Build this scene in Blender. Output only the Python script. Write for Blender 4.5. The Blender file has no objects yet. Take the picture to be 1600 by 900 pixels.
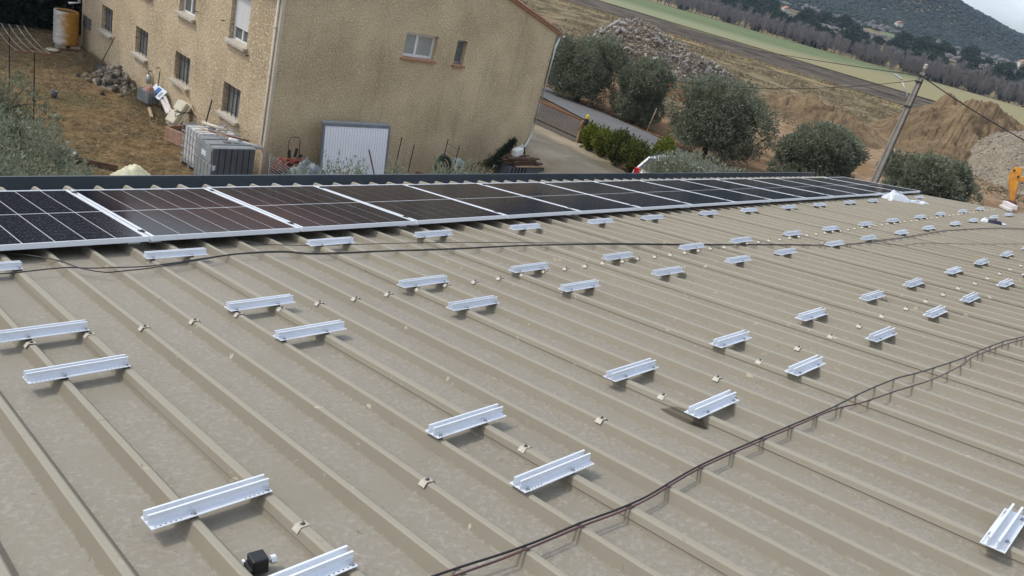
import bpy, math, random
import numpy as np
from mathutils import Matrix, Vector

# ---------------------------------------------------------------- camera, sky, sun, exposure
SC = bpy.context.scene
COL = SC.collection
R = math.radians
SLOPE = R(10.5)                      # pitch of the sheet roof we stand on
CAMP = Vector((0.0, 0.26297, 1.41883))
cam = bpy.data.cameras.new('camera'); camo = bpy.data.objects.new('camera', cam); COL.objects.link(camo)
m3 = Matrix(((0.698979, 0.107913, -0.706954), (-0.670575, 0.442421, -0.595477), (0.248512, 0.890291, 0.381606)))
camo.matrix_world = Matrix.Translation(CAMP) @ m3.to_4x4()
cam.lens = 27.192; cam.sensor_width = 36; cam.clip_end = 6000; cam.clip_start = 0.05
SC.camera = camo

SUN_DIR = Vector((-0.50, 0.62, 0.88)).normalized()        # towards the sun
world = bpy.data.worlds.new('World'); SC.world = world; world.use_nodes = True
wn = world.node_tree.nodes; wl = world.node_tree.links; wn.clear()
sky = wn.new('ShaderNodeTexSky'); sky.sky_type = 'NISHITA'; sky.sun_disc = False
sky.sun_elevation = math.asin(SUN_DIR.z); sky.sun_rotation = math.atan2(SUN_DIR.x, SUN_DIR.y)
sky.air_density = 1.1; sky.dust_density = 2.0; sky.ozone_density = 1.5
tc = wn.new('ShaderNodeTexCoord')
mp = wn.new('ShaderNodeMapping'); mp.inputs['Scale'].default_value = (1.0, 1.0, 2.6)
nz = wn.new('ShaderNodeTexNoise'); nz.inputs['Scale'].default_value = 2.3; nz.inputs['Detail'].default_value = 9; nz.inputs['Roughness'].default_value = .58
rp = wn.new('ShaderNodeValToRGB'); rp.color_ramp.elements[0].position = .40; rp.color_ramp.elements[1].position = .66
mx = wn.new('ShaderNodeMix'); mx.data_type = 'RGBA'
mx.inputs['B'].default_value = (7.6, 7.9, 8.4, 1)          # sunlit thin cloud, in the sky's own units
bg = wn.new('ShaderNodeBackground'); bg.inputs['Strength'].default_value = 0.145
wo = wn.new('ShaderNodeOutputWorld')
wl.new(tc.outputs['Generated'], mp.inputs['Vector']); wl.new(mp.outputs[0], nz.inputs['Vector'])
wl.new(nz.outputs['Fac'], rp.inputs[0]); wl.new(rp.outputs[0], mx.inputs['Factor'])
wl.new(sky.outputs[0], mx.inputs['A']); wl.new(mx.outputs['Result'], bg.inputs[0]); wl.new(bg.outputs[0], wo.inputs[0])

sd = bpy.data.lights.new('sun', 'SUN'); sd.energy = 1.5; sd.angle = R(8); sd.color = (1.0, 0.95, 0.87)
so = bpy.data.objects.new('sun', sd); COL.objects.link(so)
so.rotation_euler = SUN_DIR.to_track_quat('Z', 'Y').to_euler(); so.location = (0, 0, 60)
SC.view_settings.view_transform = 'Standard'; SC.view_settings.look = 'None'
SC.view_settings.exposure = 0.36; SC.view_settings.gamma = 1.0
SC.view_settings.use_curve_mapping = False
SC.render.engine = 'CYCLES'

random.seed(7); RNG = np.random.default_rng(11)

# ---------------------------------------------------------------- materials
def lin(c): return tuple(((v / 255 / 12.92) if v / 255 <= .04045 else ((v / 255 + .055) / 1.055) ** 2.4) for v in c)
MATS = {}
def base_mat(name):
    m = bpy.data.materials.new(name); m.use_nodes = True; nt = m.node_tree
    b = nt.nodes['Principled BSDF']; MATS[name] = m
    return m, nt, b
def N(nt, t, **kw):
    n = nt.nodes.new(t)
    for k, v in kw.items():
        if k in n.inputs: n.inputs[k].default_value = v
        else: setattr(n, k, v)
    return n
def mixc(nt, fac, a, b, bt='MIX'):
    n = nt.nodes.new('ShaderNodeMix'); n.data_type = 'RGBA'; n.blend_type = bt
    for s, v in (('Factor', fac), ('A', a), ('B', b)):
        i = n.inputs[s] if s != 'Factor' else n.inputs[0]
        if s in 'AB': i = [q for q in n.inputs if q.name == s and q.type == 'RGBA'][0]
        if hasattr(v, 'is_linked') or hasattr(v, 'links'): nt.links.new(v, i)
        elif isinstance(v, (tuple, list)): i.default_value = (*v[:3], 1)
        else: i.default_value = v
    return [o for o in n.outputs if o.type == 'RGBA'][0]
def ramp(nt, val, p0, p1, c0=(0, 0, 0), c1=(1, 1, 1)):
    n = nt.nodes.new('ShaderNodeValToRGB'); e = n.color_ramp.elements
    e[0].position = p0; e[1].position = p1; e[0].color = (*c0, 1); e[1].color = (*c1, 1)
    nt.links.new(val, n.inputs[0]); return n.outputs[0]
def noise(nt, vec, scale, detail=5, rough=.55, dist=0.0):
    n = N(nt, 'ShaderNodeTexNoise', Scale=scale, Detail=detail, Roughness=rough, Distortion=dist)
    nt.links.new(vec, n.inputs['Vector']); return n.outputs['Fac']
def bump(nt, b, h, strength, dist):
    n = N(nt, 'ShaderNodeBump', Strength=strength, Distance=dist)
    nt.links.new(h, n.inputs['Height']); nt.links.new(n.outputs[0], b.inputs['Normal'])
def coords(nt, which='Object', scale=None):
    t = nt.nodes.new('ShaderNodeTexCoord')
    if scale is None: return t.outputs[which]
    m = nt.nodes.new('ShaderNodeMapping'); m.inputs['Scale'].default_value = scale
    nt.links.new(t.outputs[which], m.inputs['Vector']); return m.outputs[0]
def pmat(name, col, rough=.6, metal=0., var=.25, scale=4., bmp=.0, bscale=40., dark=None, spec=.5, coat=0., rnd=0., world_co=False, detail=6, grime=.14):
    """a mottled, slightly worn surface of one base colour"""
    m, nt, b = base_mat(name)
    if world_co:
        g = nt.nodes.new('ShaderNodeNewGeometry'); v = g.outputs['Position']
    else: v = coords(nt)
    n1 = noise(nt, v, scale, detail); n2 = noise(nt, v, scale * 7.3, 4)
    lo = dark or tuple(c * (1 - var) for c in col); hi = tuple(min(1, c * (1 + var * .8)) for c in col)
    c = mixc(nt, ramp(nt, n1, .3, .72), lo, hi)
    c = mixc(nt, ramp(nt, n2, .35, .7), mixc(nt, grime, c, (0, 0, 0)), c)
    if rnd:
        oi = nt.nodes.new('ShaderNodeObjectInfo'); hs = N(nt, 'ShaderNodeHueSaturation')
        mr = N(nt, 'ShaderNodeMapRange'); mr.inputs['To Min'].default_value = 1 - rnd; mr.inputs['To Max'].default_value = 1 + rnd
        nt.links.new(oi.outputs['Random'], mr.inputs[0]); nt.links.new(mr.outputs[0], hs.inputs['Value']); nt.links.new(c, hs.inputs['Color']); c = hs.outputs[0]
    nt.links.new(c, b.inputs['Base Color'])
    b.inputs['Metallic'].default_value = metal; b.inputs['Specular IOR Level'].default_value = spec
    r = N(nt, 'ShaderNodeMapRange'); r.inputs['To Min'].default_value = max(.02, rough - .1); r.inputs['To Max'].default_value = min(1, rough + .1)
    nt.links.new(n2, r.inputs[0]); nt.links.new(r.outputs[0], b.inputs['Roughness'])
    b.inputs['Coat Weight'].default_value = coat
    if bmp: bump(nt, b, noise(nt, v, bscale, 5), bmp, 1.0 / bscale)
    return m

# sheet roof: faded beige coil coating, dried mud smears in the pans, scuffs on the ribs
def roof_material():
    m, nt, b = base_mat('beige_roof_sheet')
    g = nt.nodes.new('ShaderNodeNewGeometry'); pos = g.outputs['Position']
    rot = nt.nodes.new('ShaderNodeMapping'); rot.vector_type = 'POINT'; rot.inputs['Rotation'].default_value = (SLOPE, 0, 0)
    nt.links.new(pos, rot.inputs['Vector']); v = rot.outputs[0]
    st = nt.nodes.new('ShaderNodeMapping'); st.inputs['Scale'].default_value = (1.0, .35, 1.0); nt.links.new(v, st.inputs['Vector'])
    big = noise(nt, st.outputs[0], 1.1, 5, .6, .6)
    swirl = noise(nt, v, 8.5, 8, .68, 3.6)
    fine = noise(nt, v, 46, 6, .7)
    paint = mixc(nt, ramp(nt, big, .32, .7), lin((150, 141, 124)), lin((162, 154, 137)))
    mud = mixc(nt, ramp(nt, fine, .3, .7), lin((140, 133, 121)), lin((192, 186, 176)))
    # mud only lies in the pans: mask by height above the pan in the roof's own frame
    sep = nt.nodes.new('ShaderNodeSeparateXYZ'); nt.links.new(v, sep.inputs[0])
    pan = N(nt, 'ShaderNodeMapRange'); pan.inputs['From Min'].default_value = -.040; pan.inputs['From Max'].default_value = -.034
    pan.inputs['To Min'].default_value = 1; pan.inputs['To Max'].default_value = .06; nt.links.new(sep.outputs['Z'], pan.inputs[0])
    patch = noise(nt, v, 1.7, 4, .6, 1.0)
    f1 = N(nt, 'ShaderNodeMath', operation='MULTIPLY'); nt.links.new(ramp(nt, swirl, .44, .56), f1.inputs[0]); nt.links.new(ramp(nt, patch, .28, .5), f1.inputs[1])
    f2 = N(nt, 'ShaderNodeMath', operation='MULTIPLY'); nt.links.new(f1.outputs[0], f2.inputs[0]); nt.links.new(pan.outputs[0], f2.inputs[1])
    f3 = N(nt, 'ShaderNodeMath', operation='MULTIPLY'); nt.links.new(f2.outputs[0], f3.inputs[0]); f3.inputs[1].default_value = .85
    dust_sky = N(nt, 'ShaderNodeMath', operation='MULTIPLY'); dp = N(nt, 'ShaderNodeVectorMath', operation='DOT_PRODUCT'); nt.links.new(g.outputs['True Normal'], dp.inputs[0]); dp.inputs[1].default_value = (0, math.sin(SLOPE), math.cos(SLOPE))
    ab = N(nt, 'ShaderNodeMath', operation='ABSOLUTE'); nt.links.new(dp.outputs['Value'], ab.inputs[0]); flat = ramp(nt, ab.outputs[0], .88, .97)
    paint = mixc(nt, flat, mixc(nt, .91, (0, 0, 0), paint), paint)  # sloped rib sides darkened in the colour, as turned from the sky
    nt.links.new(flat, dust_sky.inputs[0]); dust_sky.inputs[1].default_value = .26
    paint = mixc(nt, dust_sky.outputs[0], paint, lin((176, 171, 160)))  # pale dust on flat faces, doubling as painted sky light
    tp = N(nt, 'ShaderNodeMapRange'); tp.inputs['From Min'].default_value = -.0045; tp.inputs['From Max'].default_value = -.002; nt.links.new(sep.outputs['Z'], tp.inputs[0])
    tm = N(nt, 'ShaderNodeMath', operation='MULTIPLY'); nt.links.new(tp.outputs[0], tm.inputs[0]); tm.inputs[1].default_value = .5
    paint = mixc(nt, tm.outputs[0], paint, lin((190, 184, 168)))  # rib tops paled in the colour for the sky light they catch
    c = mixc(nt, f3.outputs[0], paint, mud)
    # dark specks of dirt
    sp = noise(nt, v, 24, 3, .5, 1.5)
    c = mixc(nt, ramp(nt, sp, .68, .76, (0, 0, 0), (.5, .5, .5)), c, lin((96, 88, 74)))
    # pale scratches where tools rubbed
    sc = noise(nt, v, 15, 3, .5, .5); fi = noise(nt, v, 2.2, 2)
    s1 = N(nt, 'ShaderNodeMath', operation='MULTIPLY'); nt.links.new(ramp(nt, sc, .675, .70), s1.inputs[0]); nt.links.new(ramp(nt, fi, .5, .62), s1.inputs[1]); s0 = s1; s1 = N(nt, 'ShaderNodeMath', operation='MULTIPLY'); iv = N(nt, 'ShaderNodeMath', operation='SUBTRACT'); iv.inputs[0].default_value = 1; nt.links.new(pan.outputs[0], iv.inputs[1]); nt.links.new(s0.outputs[0], s1.inputs[0]); nt.links.new(iv.outputs[0], s1.inputs[1])
    c = mixc(nt, s1.outputs[0], c, lin((205, 195, 176)))
    # the wet oval stain with a shape of its own
    d1 = N(nt, 'ShaderNodeVectorMath', operation='SUBTRACT'); nt.links.new(v, d1.inputs[0]); d1.inputs[1].default_value = (3.125, 1.675, -.042)
    d2 = nt.nodes.new('ShaderNodeMapping'); d2.inputs['Rotation'].default_value = (0, 0, R(6)); d2.inputs['Scale'].default_value = (1 / .034, 1 / .135, 0)
    nt.links.new(d1.outputs[0], d2.inputs['Vector'])
    ln = N(nt, 'ShaderNodeVectorMath', operation='LENGTH'); nt.links.new(d2.outputs[0], ln.inputs[0])
    c = mixc(nt, ramp(nt, ln.outputs['Value'], .93, 1.02, (1, 1, 1), (0, 0, 0)), c, lin((104, 96, 82)))
    c = mixc(nt, 1.0, c, (.695, .688, .650), 'MULTIPLY')
    nt.links.new(c, b.inputs['Base Color'])
    rr = N(nt, 'ShaderNodeMapRange'); rr.inputs['To Min'].default_value = .42; rr.inputs['To Max'].default_value = .68
    nt.links.new(swirl, rr.inputs[0]); nt.links.new(rr.outputs[0], b.inputs['Roughness'])
    b.inputs['Specular IOR Level'].default_value = .35
    bump(nt, b, noise(nt, v, 3.0, 4, .5), .25, .02)
    return m
roof_material()

def cell_material(name, dust):
    m, nt, b = base_mat(name)
    v = coords(nt)
    sep = nt.nodes.new('ShaderNodeSeparateXYZ'); nt.links.new(v, sep.inputs[0])
    # thin silver conductors between the half cells
    w = N(nt, 'ShaderNodeMath', operation='PINGPONG'); nt.links.new(sep.outputs['Y'], w.inputs[0]); w.inputs[1].default_value = .0455
    l = ramp(nt, w.outputs[0], .001, .0022, (1, 1, 1), (0, 0, 0))
    w2 = N(nt, 'ShaderNodeMath', operation='PINGPONG'); nt.links.new(sep.outputs['X'], w2.inputs[0]); w2.inputs[1].default_value = .0091
    l2 = ramp(nt, w2.outputs[0], .0004, .0009, (1, 1, 1), (0, 0, 0))
    c = mixc(nt, l, lin((12, 15, 29)), lin((62, 65, 74)))
    c2 = mixc(nt, l2, (0, 0, 0), lin((40, 40, 44))); c = mixc(nt, .5, c, c2, 'ADD')
    d = ramp(nt, noise(nt, v, 70, 3, .6), .60, .70); dd = noise(nt, v, 2.3, 4, .6)
    f = N(nt, 'ShaderNodeMath', operation='MULTIPLY'); nt.links.new(d, f.inputs[0]); f.inputs[1].default_value = dust
    c = mixc(nt, f.outputs[0], c, lin((165, 168, 172)))
    c = mixc(nt, .002 + .03 * dust, c, lin((150, 140, 125)))
    nt.links.new(c, b.inputs['Base Color'])
    rr = N(nt, 'ShaderNodeMapRange'); rr.inputs['To Min'].default_value = .05 + .06 * dust; rr.inputs['To Max'].default_value = .12 + .3 * dust
    nt.links.new(dd, rr.inputs[0]); nt.links.new(rr.outputs[0], b.inputs['Roughness'])
    b.inputs['IOR'].default_value = 1.16; b.inputs['Specular IOR Level'].default_value = .5
    return m
cell_material('solar_cell', .05); cell_material('solar_cell_dusty', .55)

def stucco(name, c0, c1, fleck, sc=11.0, amt=.85):
    m, nt, b = base_mat(name)
    g = nt.nodes.new('ShaderNodeNewGeometry'); v = g.outputs['Position']
    blob = noise(nt, v, sc, 4, .6, .8); fine = noise(nt, v, 26, 4, .6); big = noise(nt, v, .55, 5, .6)
    st = nt.nodes.new('ShaderNodeMapping'); st.inputs['Scale'].default_value = (1.3, 1.3, .18); nt.links.new(v, st.inputs['Vector'])
    streak = noise(nt, st.outputs[0], 1.6, 5, .6)
    c = mixc(nt, ramp(nt, big, .36, .62), tuple(q * .84 for q in c0), c1)
    c = mixc(nt, ramp(nt, streak, .56, .8, (0, 0, 0), (.42, .42, .42)), c, lin((124, 98, 62)))
    c = mixc(nt, ramp(nt, blob, .5, .62, (0, 0, 0), (amt, amt, amt)), c, fleck)
    c = mixc(nt, ramp(nt, fine, .3, .55, (.6, .6, .6), (0, 0, 0)), c, lin((132, 112, 80)))
    nt.links.new(c, b.inputs['Base Color']); b.inputs['Roughness'].default_value = .95; b.inputs['Specular IOR Level'].default_value = .15
    ad = N(nt, 'ShaderNodeMath', operation='MULTIPLY_ADD'); nt.links.new(blob, ad.inputs[0]); ad.inputs[1].default_value = 1.6; nt.links.new(fine, ad.inputs[2])
    bump(nt, b, ad.outputs[0], 1.0, .035)
    return m
stucco('roughcast_render', lin((202, 180, 146)), lin((220, 198, 164)), lin((244, 230, 204)), 15.0, .7)
stucco('roughcast_render_shade_lift', lin((216, 192, 152)), lin((232, 209, 169)), lin((248, 236, 212)), 19.0, .5)  # gable copy of the render, base lightened to offset its shade

def leafmat(name, c0, c1, c2, trans=.25, scale=1.2):
    m, nt, b = base_mat(name)
    g = nt.nodes.new('ShaderNodeNewGeometry'); v = g.outputs['Position']
    n = noise(nt, v, scale, 4, .6)
    c = mixc(nt, ramp(nt, n, .35, .65), c0, c1)
    c = mixc(nt, ramp(nt, g.outputs['Random Per Island'], .25, .95), c, c2)
    nt.links.new(c, b.inputs['Base Color']); b.inputs['Roughness'].default_value = .6; b.inputs['Specular IOR Level'].default_value = .25
    if trans:
        t = nt.nodes.new('ShaderNodeBsdfTranslucent'); nt.links.new(c, t.inputs[0])
        ms = nt.nodes.new('ShaderNodeMixShader'); ms.inputs[0].default_value = trans
        nt.links.new(b.outputs[0], ms.inputs[1]); nt.links.new(t.outputs[0], ms.inputs[2])
        nt.links.new(ms.outputs[0], nt.nodes['Material Output'].inputs[0])
    return m
leafmat('olive_leaf', (.095, .112, .060), (.155, .172, .105), (.29, .305, .22), .38)
leafmat('olive_leaf_pale', (.15, .172, .105), (.215, .235, .155), (.34, .36, .27), .35)
leafmat('evergreen_leaf', (.018, .034, .018), (.03, .05, .026), (.045, .066, .034))
leafmat('hedge_leaf', (.012, .024, .016), (.02, .036, .022), (.035, .05, .028))
leafmat('shrub_leaf', (.06, .095, .018), (.13, .16, .025), (.27, .26, .03), scale=3)
leafmat('shrub_leaf_dark', (.025, .045, .012), (.05, .075, .018), (.16, .17, .03), scale=2.5)
leafmat('dry_grass_blade', (.15, .115, .062), (.23, .18, .10), (.33, .27, .165), .15)
leafmat('hill_bush', (.012, .022, .019), (.019, .032, .025), (.032, .047, .033), 0, .02)
leafmat('bare_twig', (.20, .178, .168), (.23, .205, .195), (.28, .255, .245), .4, .05)
leafmat('rubble_chip', (.15, .122, .092), (.235, .20, .158), (.37, .335, .28), 0, .8)
leafmat('dead_leaf', (.20, .085, .035), (.27, .14, .06), (.34, .22, .12), .1)

pmat('aluminium', (.80, .83, .87), .40, .25, .03, 4, grime=.03, rnd=.05)
pmat('panel_frame', (.80, .83, .86), .42, .2, .03, 6, grime=.03)
pmat('backsheet', (.74, .75, .76), .25, 0, .05, 6)
pmat('black_plastic', (.012, .012, .013), .4, 0, .2, 30)
pmat('cable_black', (.016, .013, .014), .45, 0, .2, 20)
pmat('cable_red', (.12, .052, .052), .5, 0, .35, 1.6, dark=(.03, .014, .016))
pmat('screw_steel', (.22, .20, .17), .4, .8, .2, 60)
pmat('cream_plate', (.50, .46, .38), .5, 0, .15, 30)
pmat('gutter_anthracite', (.085, .097, .108), .4, 0, .12, 3)
pmat('hangar_wall', (.38, .36, .30), .6, 0, .1, 2)
pmat('concrete', (.42, .38, .31), .9, 0, .2, 1.6, .3, 30)
pmat('sill_stone', (.52, .47, .38), .9, 0, .15, 5, .3, 50)
pmat('sill_clay', (.42, .21, .12), .85, 0, .25, 9, .3, 50)
pmat('roof_tile', (.46, .25, .165), .85, 0, .35, 7, .4, 40, rnd=.2)
pmat('white_pvc', (.80, .80, .78), .35, 0, .06, 5)
pmat('shutter_grey', (.17, .17, .165), .6, 0, .2, 6)
pmat('iron_dark', (.035, .033, .032), .55, .3, .3, 10)
pmat('iron_rust', (.20, .085, .05), .8, .1, .4, 12)
pmat('beige_pipe', (.62, .54, .42), .55, 0, .1, 4)
pmat('zinc', (.42, .44, .46), .4, .7, .2, 5)
pmat('garage_white', (.88, .89, .92), .45, 0, .04, 2, grime=.05)
pmat('garage_frame', (.22, .24, .27), .5, .3, .2, 3)
pmat('tank_grey', (.105, .112, .128), .5, 0, .2, 3)
pmat('tank_side', (.30, .33, .33), .5, .2, .2, 3)
pmat('tank_white', (.72, .71, .69), .4, 0, .12, 4)
pmat('cage_steel', (.50, .51, .52), .4, .7, .15, 8)
pmat('wood_old', (.13, .075, .045), .9, 0, .45, 5, .4, 40, rnd=.45)
pmat('wood_pale', (.48, .34, .21), .85, 0, .2, 8, .2, 40)
pmat('stone', (.31, .265, .205), .95, 0, .4, 1.2, .8, 5, rnd=.5)
pmat('rubble_stone', (.29, .262, .225), .95, 0, .45, .9, .5, 5, rnd=.35)
pmat('slab_concrete', (.31, .29, .26), .95, 0, .25, .9, .4, 6, rnd=.3)
pmat('enamel_cream', (.62, .56, .42), .35, 0, .1, 5)
pmat('terracotta_trough', (.42, .25, .17), .85, 0, .3, 5, .3, 30)
pmat('blue_paint', (.04, .16, .45), .4, 0, .2, 8)
pmat('sign_white', (.72, .78, .82), .4, 0, .05, 8)
pmat('red_plastic', (.42, .07, .045), .45, 0, .25, 9)
pmat('pink_cloth', (.45, .24, .20), .9, 0, .3, 14)
pmat('grey_tarp', (.24, .27, .29), .7, 0, .3, 6, .3, 20)
pmat('yellow_tarp', (.66, .63, .42), .5, 0, .25, 4, .3, 12)
pmat('green_hose', (.045, .09, .065), .45, 0, .3, 12)
pmat('pale_green_hose', (.55, .68, .66), .45, 0, .15, 12)
pmat('bark', (.10, .085, .065), .95, 0, .35, 6, .6, 30)
pmat('car_white', (.80, .81, .82), .25, 0, .03, 2, coat=.6)
pmat('car_glass', (.012, .014, .017), .08, 0, .1, 2)
pmat('lamp_red', (.45, .012, .015), .2, 0, .1, 6)
pmat('tyre', (.02, .02, .02), .85, 0, .2, 9)
pmat('window_glass', (.16, .17, .165), .12, 0, .2, 1.2)
pmat('curtain', (.36, .37, .34), .35, 0, .12, 3)
pmat('excavator_yellow', (.74, .34, .035), .45, 0, .2, 1.2, dark=(.52, .22, .03))
pmat('pole_concrete', (.34, .31, .265), .9, 0, .18, 3, .3, 30)
pmat('lamp_alloy', (.45, .46, .46), .4, .5, .1, 6)
pmat('plastic_film', (.80, .84, .88), .18, 0, .1, 9); MATS['plastic_film'].node_tree.nodes['Principled BSDF'].inputs['Transmission Weight'].default_value = .15
pmat('navy_cloth', (.015, .017, .05), .8, 0, .3, 30)
pmat('yellow_paint', (.75, .55, .03), .45, 0, .1, 9)
pmat('villa_wall', (.62, .55, .45), .9, 0, .1, .3)
pmat('white_board', (.74, .69, .66), .6, 0, .12, 2)

def tank_rust():
    m, nt, b = base_mat('stained_tank')
    v = coords(nt, 'Object', (1, 1, .9))
    sep = nt.nodes.new('ShaderNodeSeparateXYZ'); nt.links.new(v, sep.inputs[0])
    n = noise(nt, coords(nt, 'Object', (2, 2, 6)), 1.0, 6, .65, .5)
    ad = N(nt, 'ShaderNodeMath', operation='MULTIPLY_ADD'); nt.links.new(sep.outputs['X'], ad.inputs[0]); ad.inputs[1].default_value = 1.1; nt.links.new(n, ad.inputs[2])
    c = mixc(nt, ramp(nt, ad.outputs[0], .12, .42), lin((205, 200, 190)), lin((178, 128, 44)))
    c = mixc(nt, ramp(nt, noise(nt, v, 4, 5, .6), .5, .75, (0, 0, 0), (.5, .5, .5)), c, lin((120, 84, 40)))
    nt.links.new(c, b.inputs['Base Color']); b.inputs['Roughness'].default_value = .5
tank_rust()

def ground_material():
    m, nt, b = base_mat('terrain_soil')
    g = nt.nodes.new('ShaderNodeNewGeometry'); v = g.outputs['Position']
    sep = nt.nodes.new('ShaderNodeSeparateXYZ'); nt.links.new(v, sep.inputs[0])
    n1 = noise(nt, v, .35, 7, .62); n2 = noise(nt, v, 2.4, 6, .65); n3 = noise(nt, v, .06, 5, .6); n4 = noise(nt, v, 9, 4, .6)
    yard = mixc(nt, ramp(nt, n2, .35, .68), lin((92, 77, 54)), lin((148, 124, 90)))
    yard = mixc(nt, ramp(nt, n1, .52, .66), yard, lin((104, 96, 66)))
    dirt = mixc(nt, ramp(nt, n2, .3, .7), lin((136, 113, 88)), lin((170, 146, 118)))
    bank = mixc(nt, ramp(nt, n1, .4, .62), lin((92, 72, 52)), lin((138, 112, 82)))
    grass = mixc(nt, ramp(nt, n1, .42, .6), lin((92, 80, 58)), lin((150, 134, 103)))
    grass = mixc(nt, ramp(nt, n2, .42, .7, (0, 0, 0), (.6, .6, .6)), grass, lin((84, 78, 54)))
    pale = mixc(nt, ramp(nt, n2, .3, .7), lin((150, 132, 92)), lin((176, 158, 116)))
    far = mixc(nt, ramp(nt, n3, .4, .6), lin((98, 94, 66)), lin((140, 124, 92)))
    # wobbling bands along X
    def band(x0, x1, wob=1.0, nn=None):
        ad = N(nt, 'ShaderNodeMath', operation='MULTIPLY_ADD'); nt.links.new(nn or n1, ad.inputs[0]); ad.inputs[1].default_value = wob * 2; nt.links.new(sep.outputs['X'], ad.inputs[2])
        mr = N(nt, 'ShaderNodeMapRange'); mr.inputs['From Min'].default_value = x0 + wob; mr.inputs['From Max'].default_value = x1 + wob
        nt.links.new(ad.outputs[0], mr.inputs[0]); return mr.outputs[0]
    c = mixc(nt, band(22, 24), yard, bank)
    c = mixc(nt, band(44, 50, 8), c, dirt)
    c = mixc(nt, ramp(nt, n1, .5, .58), c, mixc(nt, band(44, 50, 8), c, bank))
    c = mixc(nt, band(70, 80, 14), c, grass)
    c = mixc(nt, band(110, 112, .8), c, pale)
    c = mixc(nt, band(298, 305, 2), c, far)
    nt.links.new(c, b.inputs['Base Color']); b.inputs['Roughness'].default_value = 1; b.inputs['Specular IOR Level'].default_value = .1
    ad = N(nt, 'ShaderNodeMath', operation='MULTIPLY_ADD'); nt.links.new(n2, ad.inputs[0]); ad.inputs[1].default_value = 2.0; nt.links.new(n4, ad.inputs[2])
    bump(nt, b, ad.outputs[0], .8, .12)
ground_material()
def field_mat(name, a, bb, c3, sc, rough_b=.5):
    m, nt, b = base_mat(name)
    g = nt.nodes.new('ShaderNodeNewGeometry'); v = g.outputs['Position']
    st = nt.nodes.new('ShaderNodeMapping'); st.inputs['Scale'].default_value = (1, .12, 1); nt.links.new(v, st.inputs['Vector'])
    c = mixc(nt, ramp(nt, noise(nt, st.outputs[0], sc, 6, .6), .36, .66), a, bb)
    c = mixc(nt, ramp(nt, noise(nt, v, sc * 6, 5, .65), .5, .75, (0, 0, 0), (.7, .7, .7)), c, c3)
    nt.links.new(c, b.inputs['Base Color']); b.inputs['Roughness'].default_value = 1; b.inputs['Specular IOR Level'].default_value = .08
    bump(nt, b, noise(nt, v, sc * 8, 5), rough_b, .2)
    return m, nt, b, c, v
m_, nt_, b_, c_, v_ = field_mat('ploughed_earth', lin((66, 60, 53)), lin((98, 90, 79)), lin((134, 122, 102)), .25, 1.0)
x_ = nt_.nodes.new('ShaderNodeMapping'); x_.inputs['Scale'].default_value = (.25, 1.0, 1); nt_.links.new(v_, x_.inputs['Vector'])
c_ = mixc(nt_, ramp(nt_, noise(nt_, x_.outputs[0], .35, 5, .65), .55, .72, (0, 0, 0), (.75, .75, .75)), c_, lin((142, 130, 106)))
c_ = mixc(nt_, ramp(nt_, noise(nt_, x_.outputs[0], .8, 5, .65), .55, .7, (0, 0, 0), (.6, .6, .6)), c_, lin((54, 50, 44))); nt_.links.new(c_, b_.inputs['Base Color'])
m_, nt_, b_, c_, v_ = field_mat('winter_wheat', lin((98, 110, 74)), lin((112, 122, 86)), lin((124, 130, 96)), .05, .2)
s_ = nt_.nodes.new('ShaderNodeSeparateXYZ'); nt_.links.new(v_, s_.inputs[0])
# the near third of the field and its southern end are drier, straw coloured crop
mr_ = N(nt_, 'ShaderNodeMapRange'); mr_.inputs['From Min'].default_value = 215; mr_.inputs['From Max'].default_value = 185; nt_.links.new(s_.outputs['X'], mr_.inputs[0])
c_ = mixc(nt_, mr_.outputs[0], c_, lin((136, 138, 106)))
mr_ = N(nt_, 'ShaderNodeMapRange'); mr_.inputs['From Min'].default_value = 105; mr_.inputs['From Max'].default_value = 80; nt_.links.new(s_.outputs['Y'], mr_.inputs[0])
c_ = mixc(nt_, mr_.outputs[0], c_, lin((142, 134, 100))); nt_.links.new(c_, b_.inputs['Base Color'])
pmat('asphalt', (.15, .15, .148), .9, 0, .14, 1.0, .3, 60, world_co=True)
def heap_mat(name, a, b2, c3, sc):
    m, nt, b = base_mat(name)
    g = nt.nodes.new('ShaderNodeNewGeometry'); v = g.outputs['Position']
    c = mixc(nt, ramp(nt, noise(nt, v, sc, 6, .62, .8), .38, .64), a, b2)
    c = mixc(nt, ramp(nt, noise(nt, v, sc * 8, 5, .65), .52, .72, (0, 0, 0), (.8, .8, .8)), c, c3)
    nt.links.new(c, b.inputs['Base Color']); b.inputs['Roughness'].default_value = 1; b.inputs['Specular IOR Level'].default_value = .1
    bump(nt, b, noise(nt, v, sc * 6, 7, .65), 1.0, .35)
heap_mat('spoil_earth', lin((108, 91, 69)), lin((146, 125, 97)), lin((124, 107, 85)), .5)
heap_mat('gravel_spoil', lin((132, 120, 102)), lin((160, 150, 132)), lin((186, 178, 164)), .5)
heap_mat('rubble_fill', lin((108, 92, 72)), lin((134, 117, 94)), lin((158, 144, 122)), .6)
heap_mat('red_earth', lin((138, 88, 54)), lin((164, 112, 72)), lin((120, 84, 58)), .6)
def concrete_drive():
    m, nt, b = base_mat('drive_concrete')
    g = nt.nodes.new('ShaderNodeNewGeometry'); v = g.outputs['Position']
    c = mixc(nt, ramp(nt, noise(nt, v, .7, 6, .6, .6), .35, .65), lin((138, 124, 100)), lin((172, 158, 132)))
    c = mixc(nt, ramp(nt, noise(nt, v, .45, 4, .6), .52, .68, (0, 0, 0), (.6, .6, .6)), c, lin((112, 100, 66)))
    nt.links.new(c, b.inputs['Base Color']); b.inputs['Roughness'].default_value = .85
    bump(nt, b, noise(nt, v, 30, 4), .3, .01)
concrete_drive()

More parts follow.
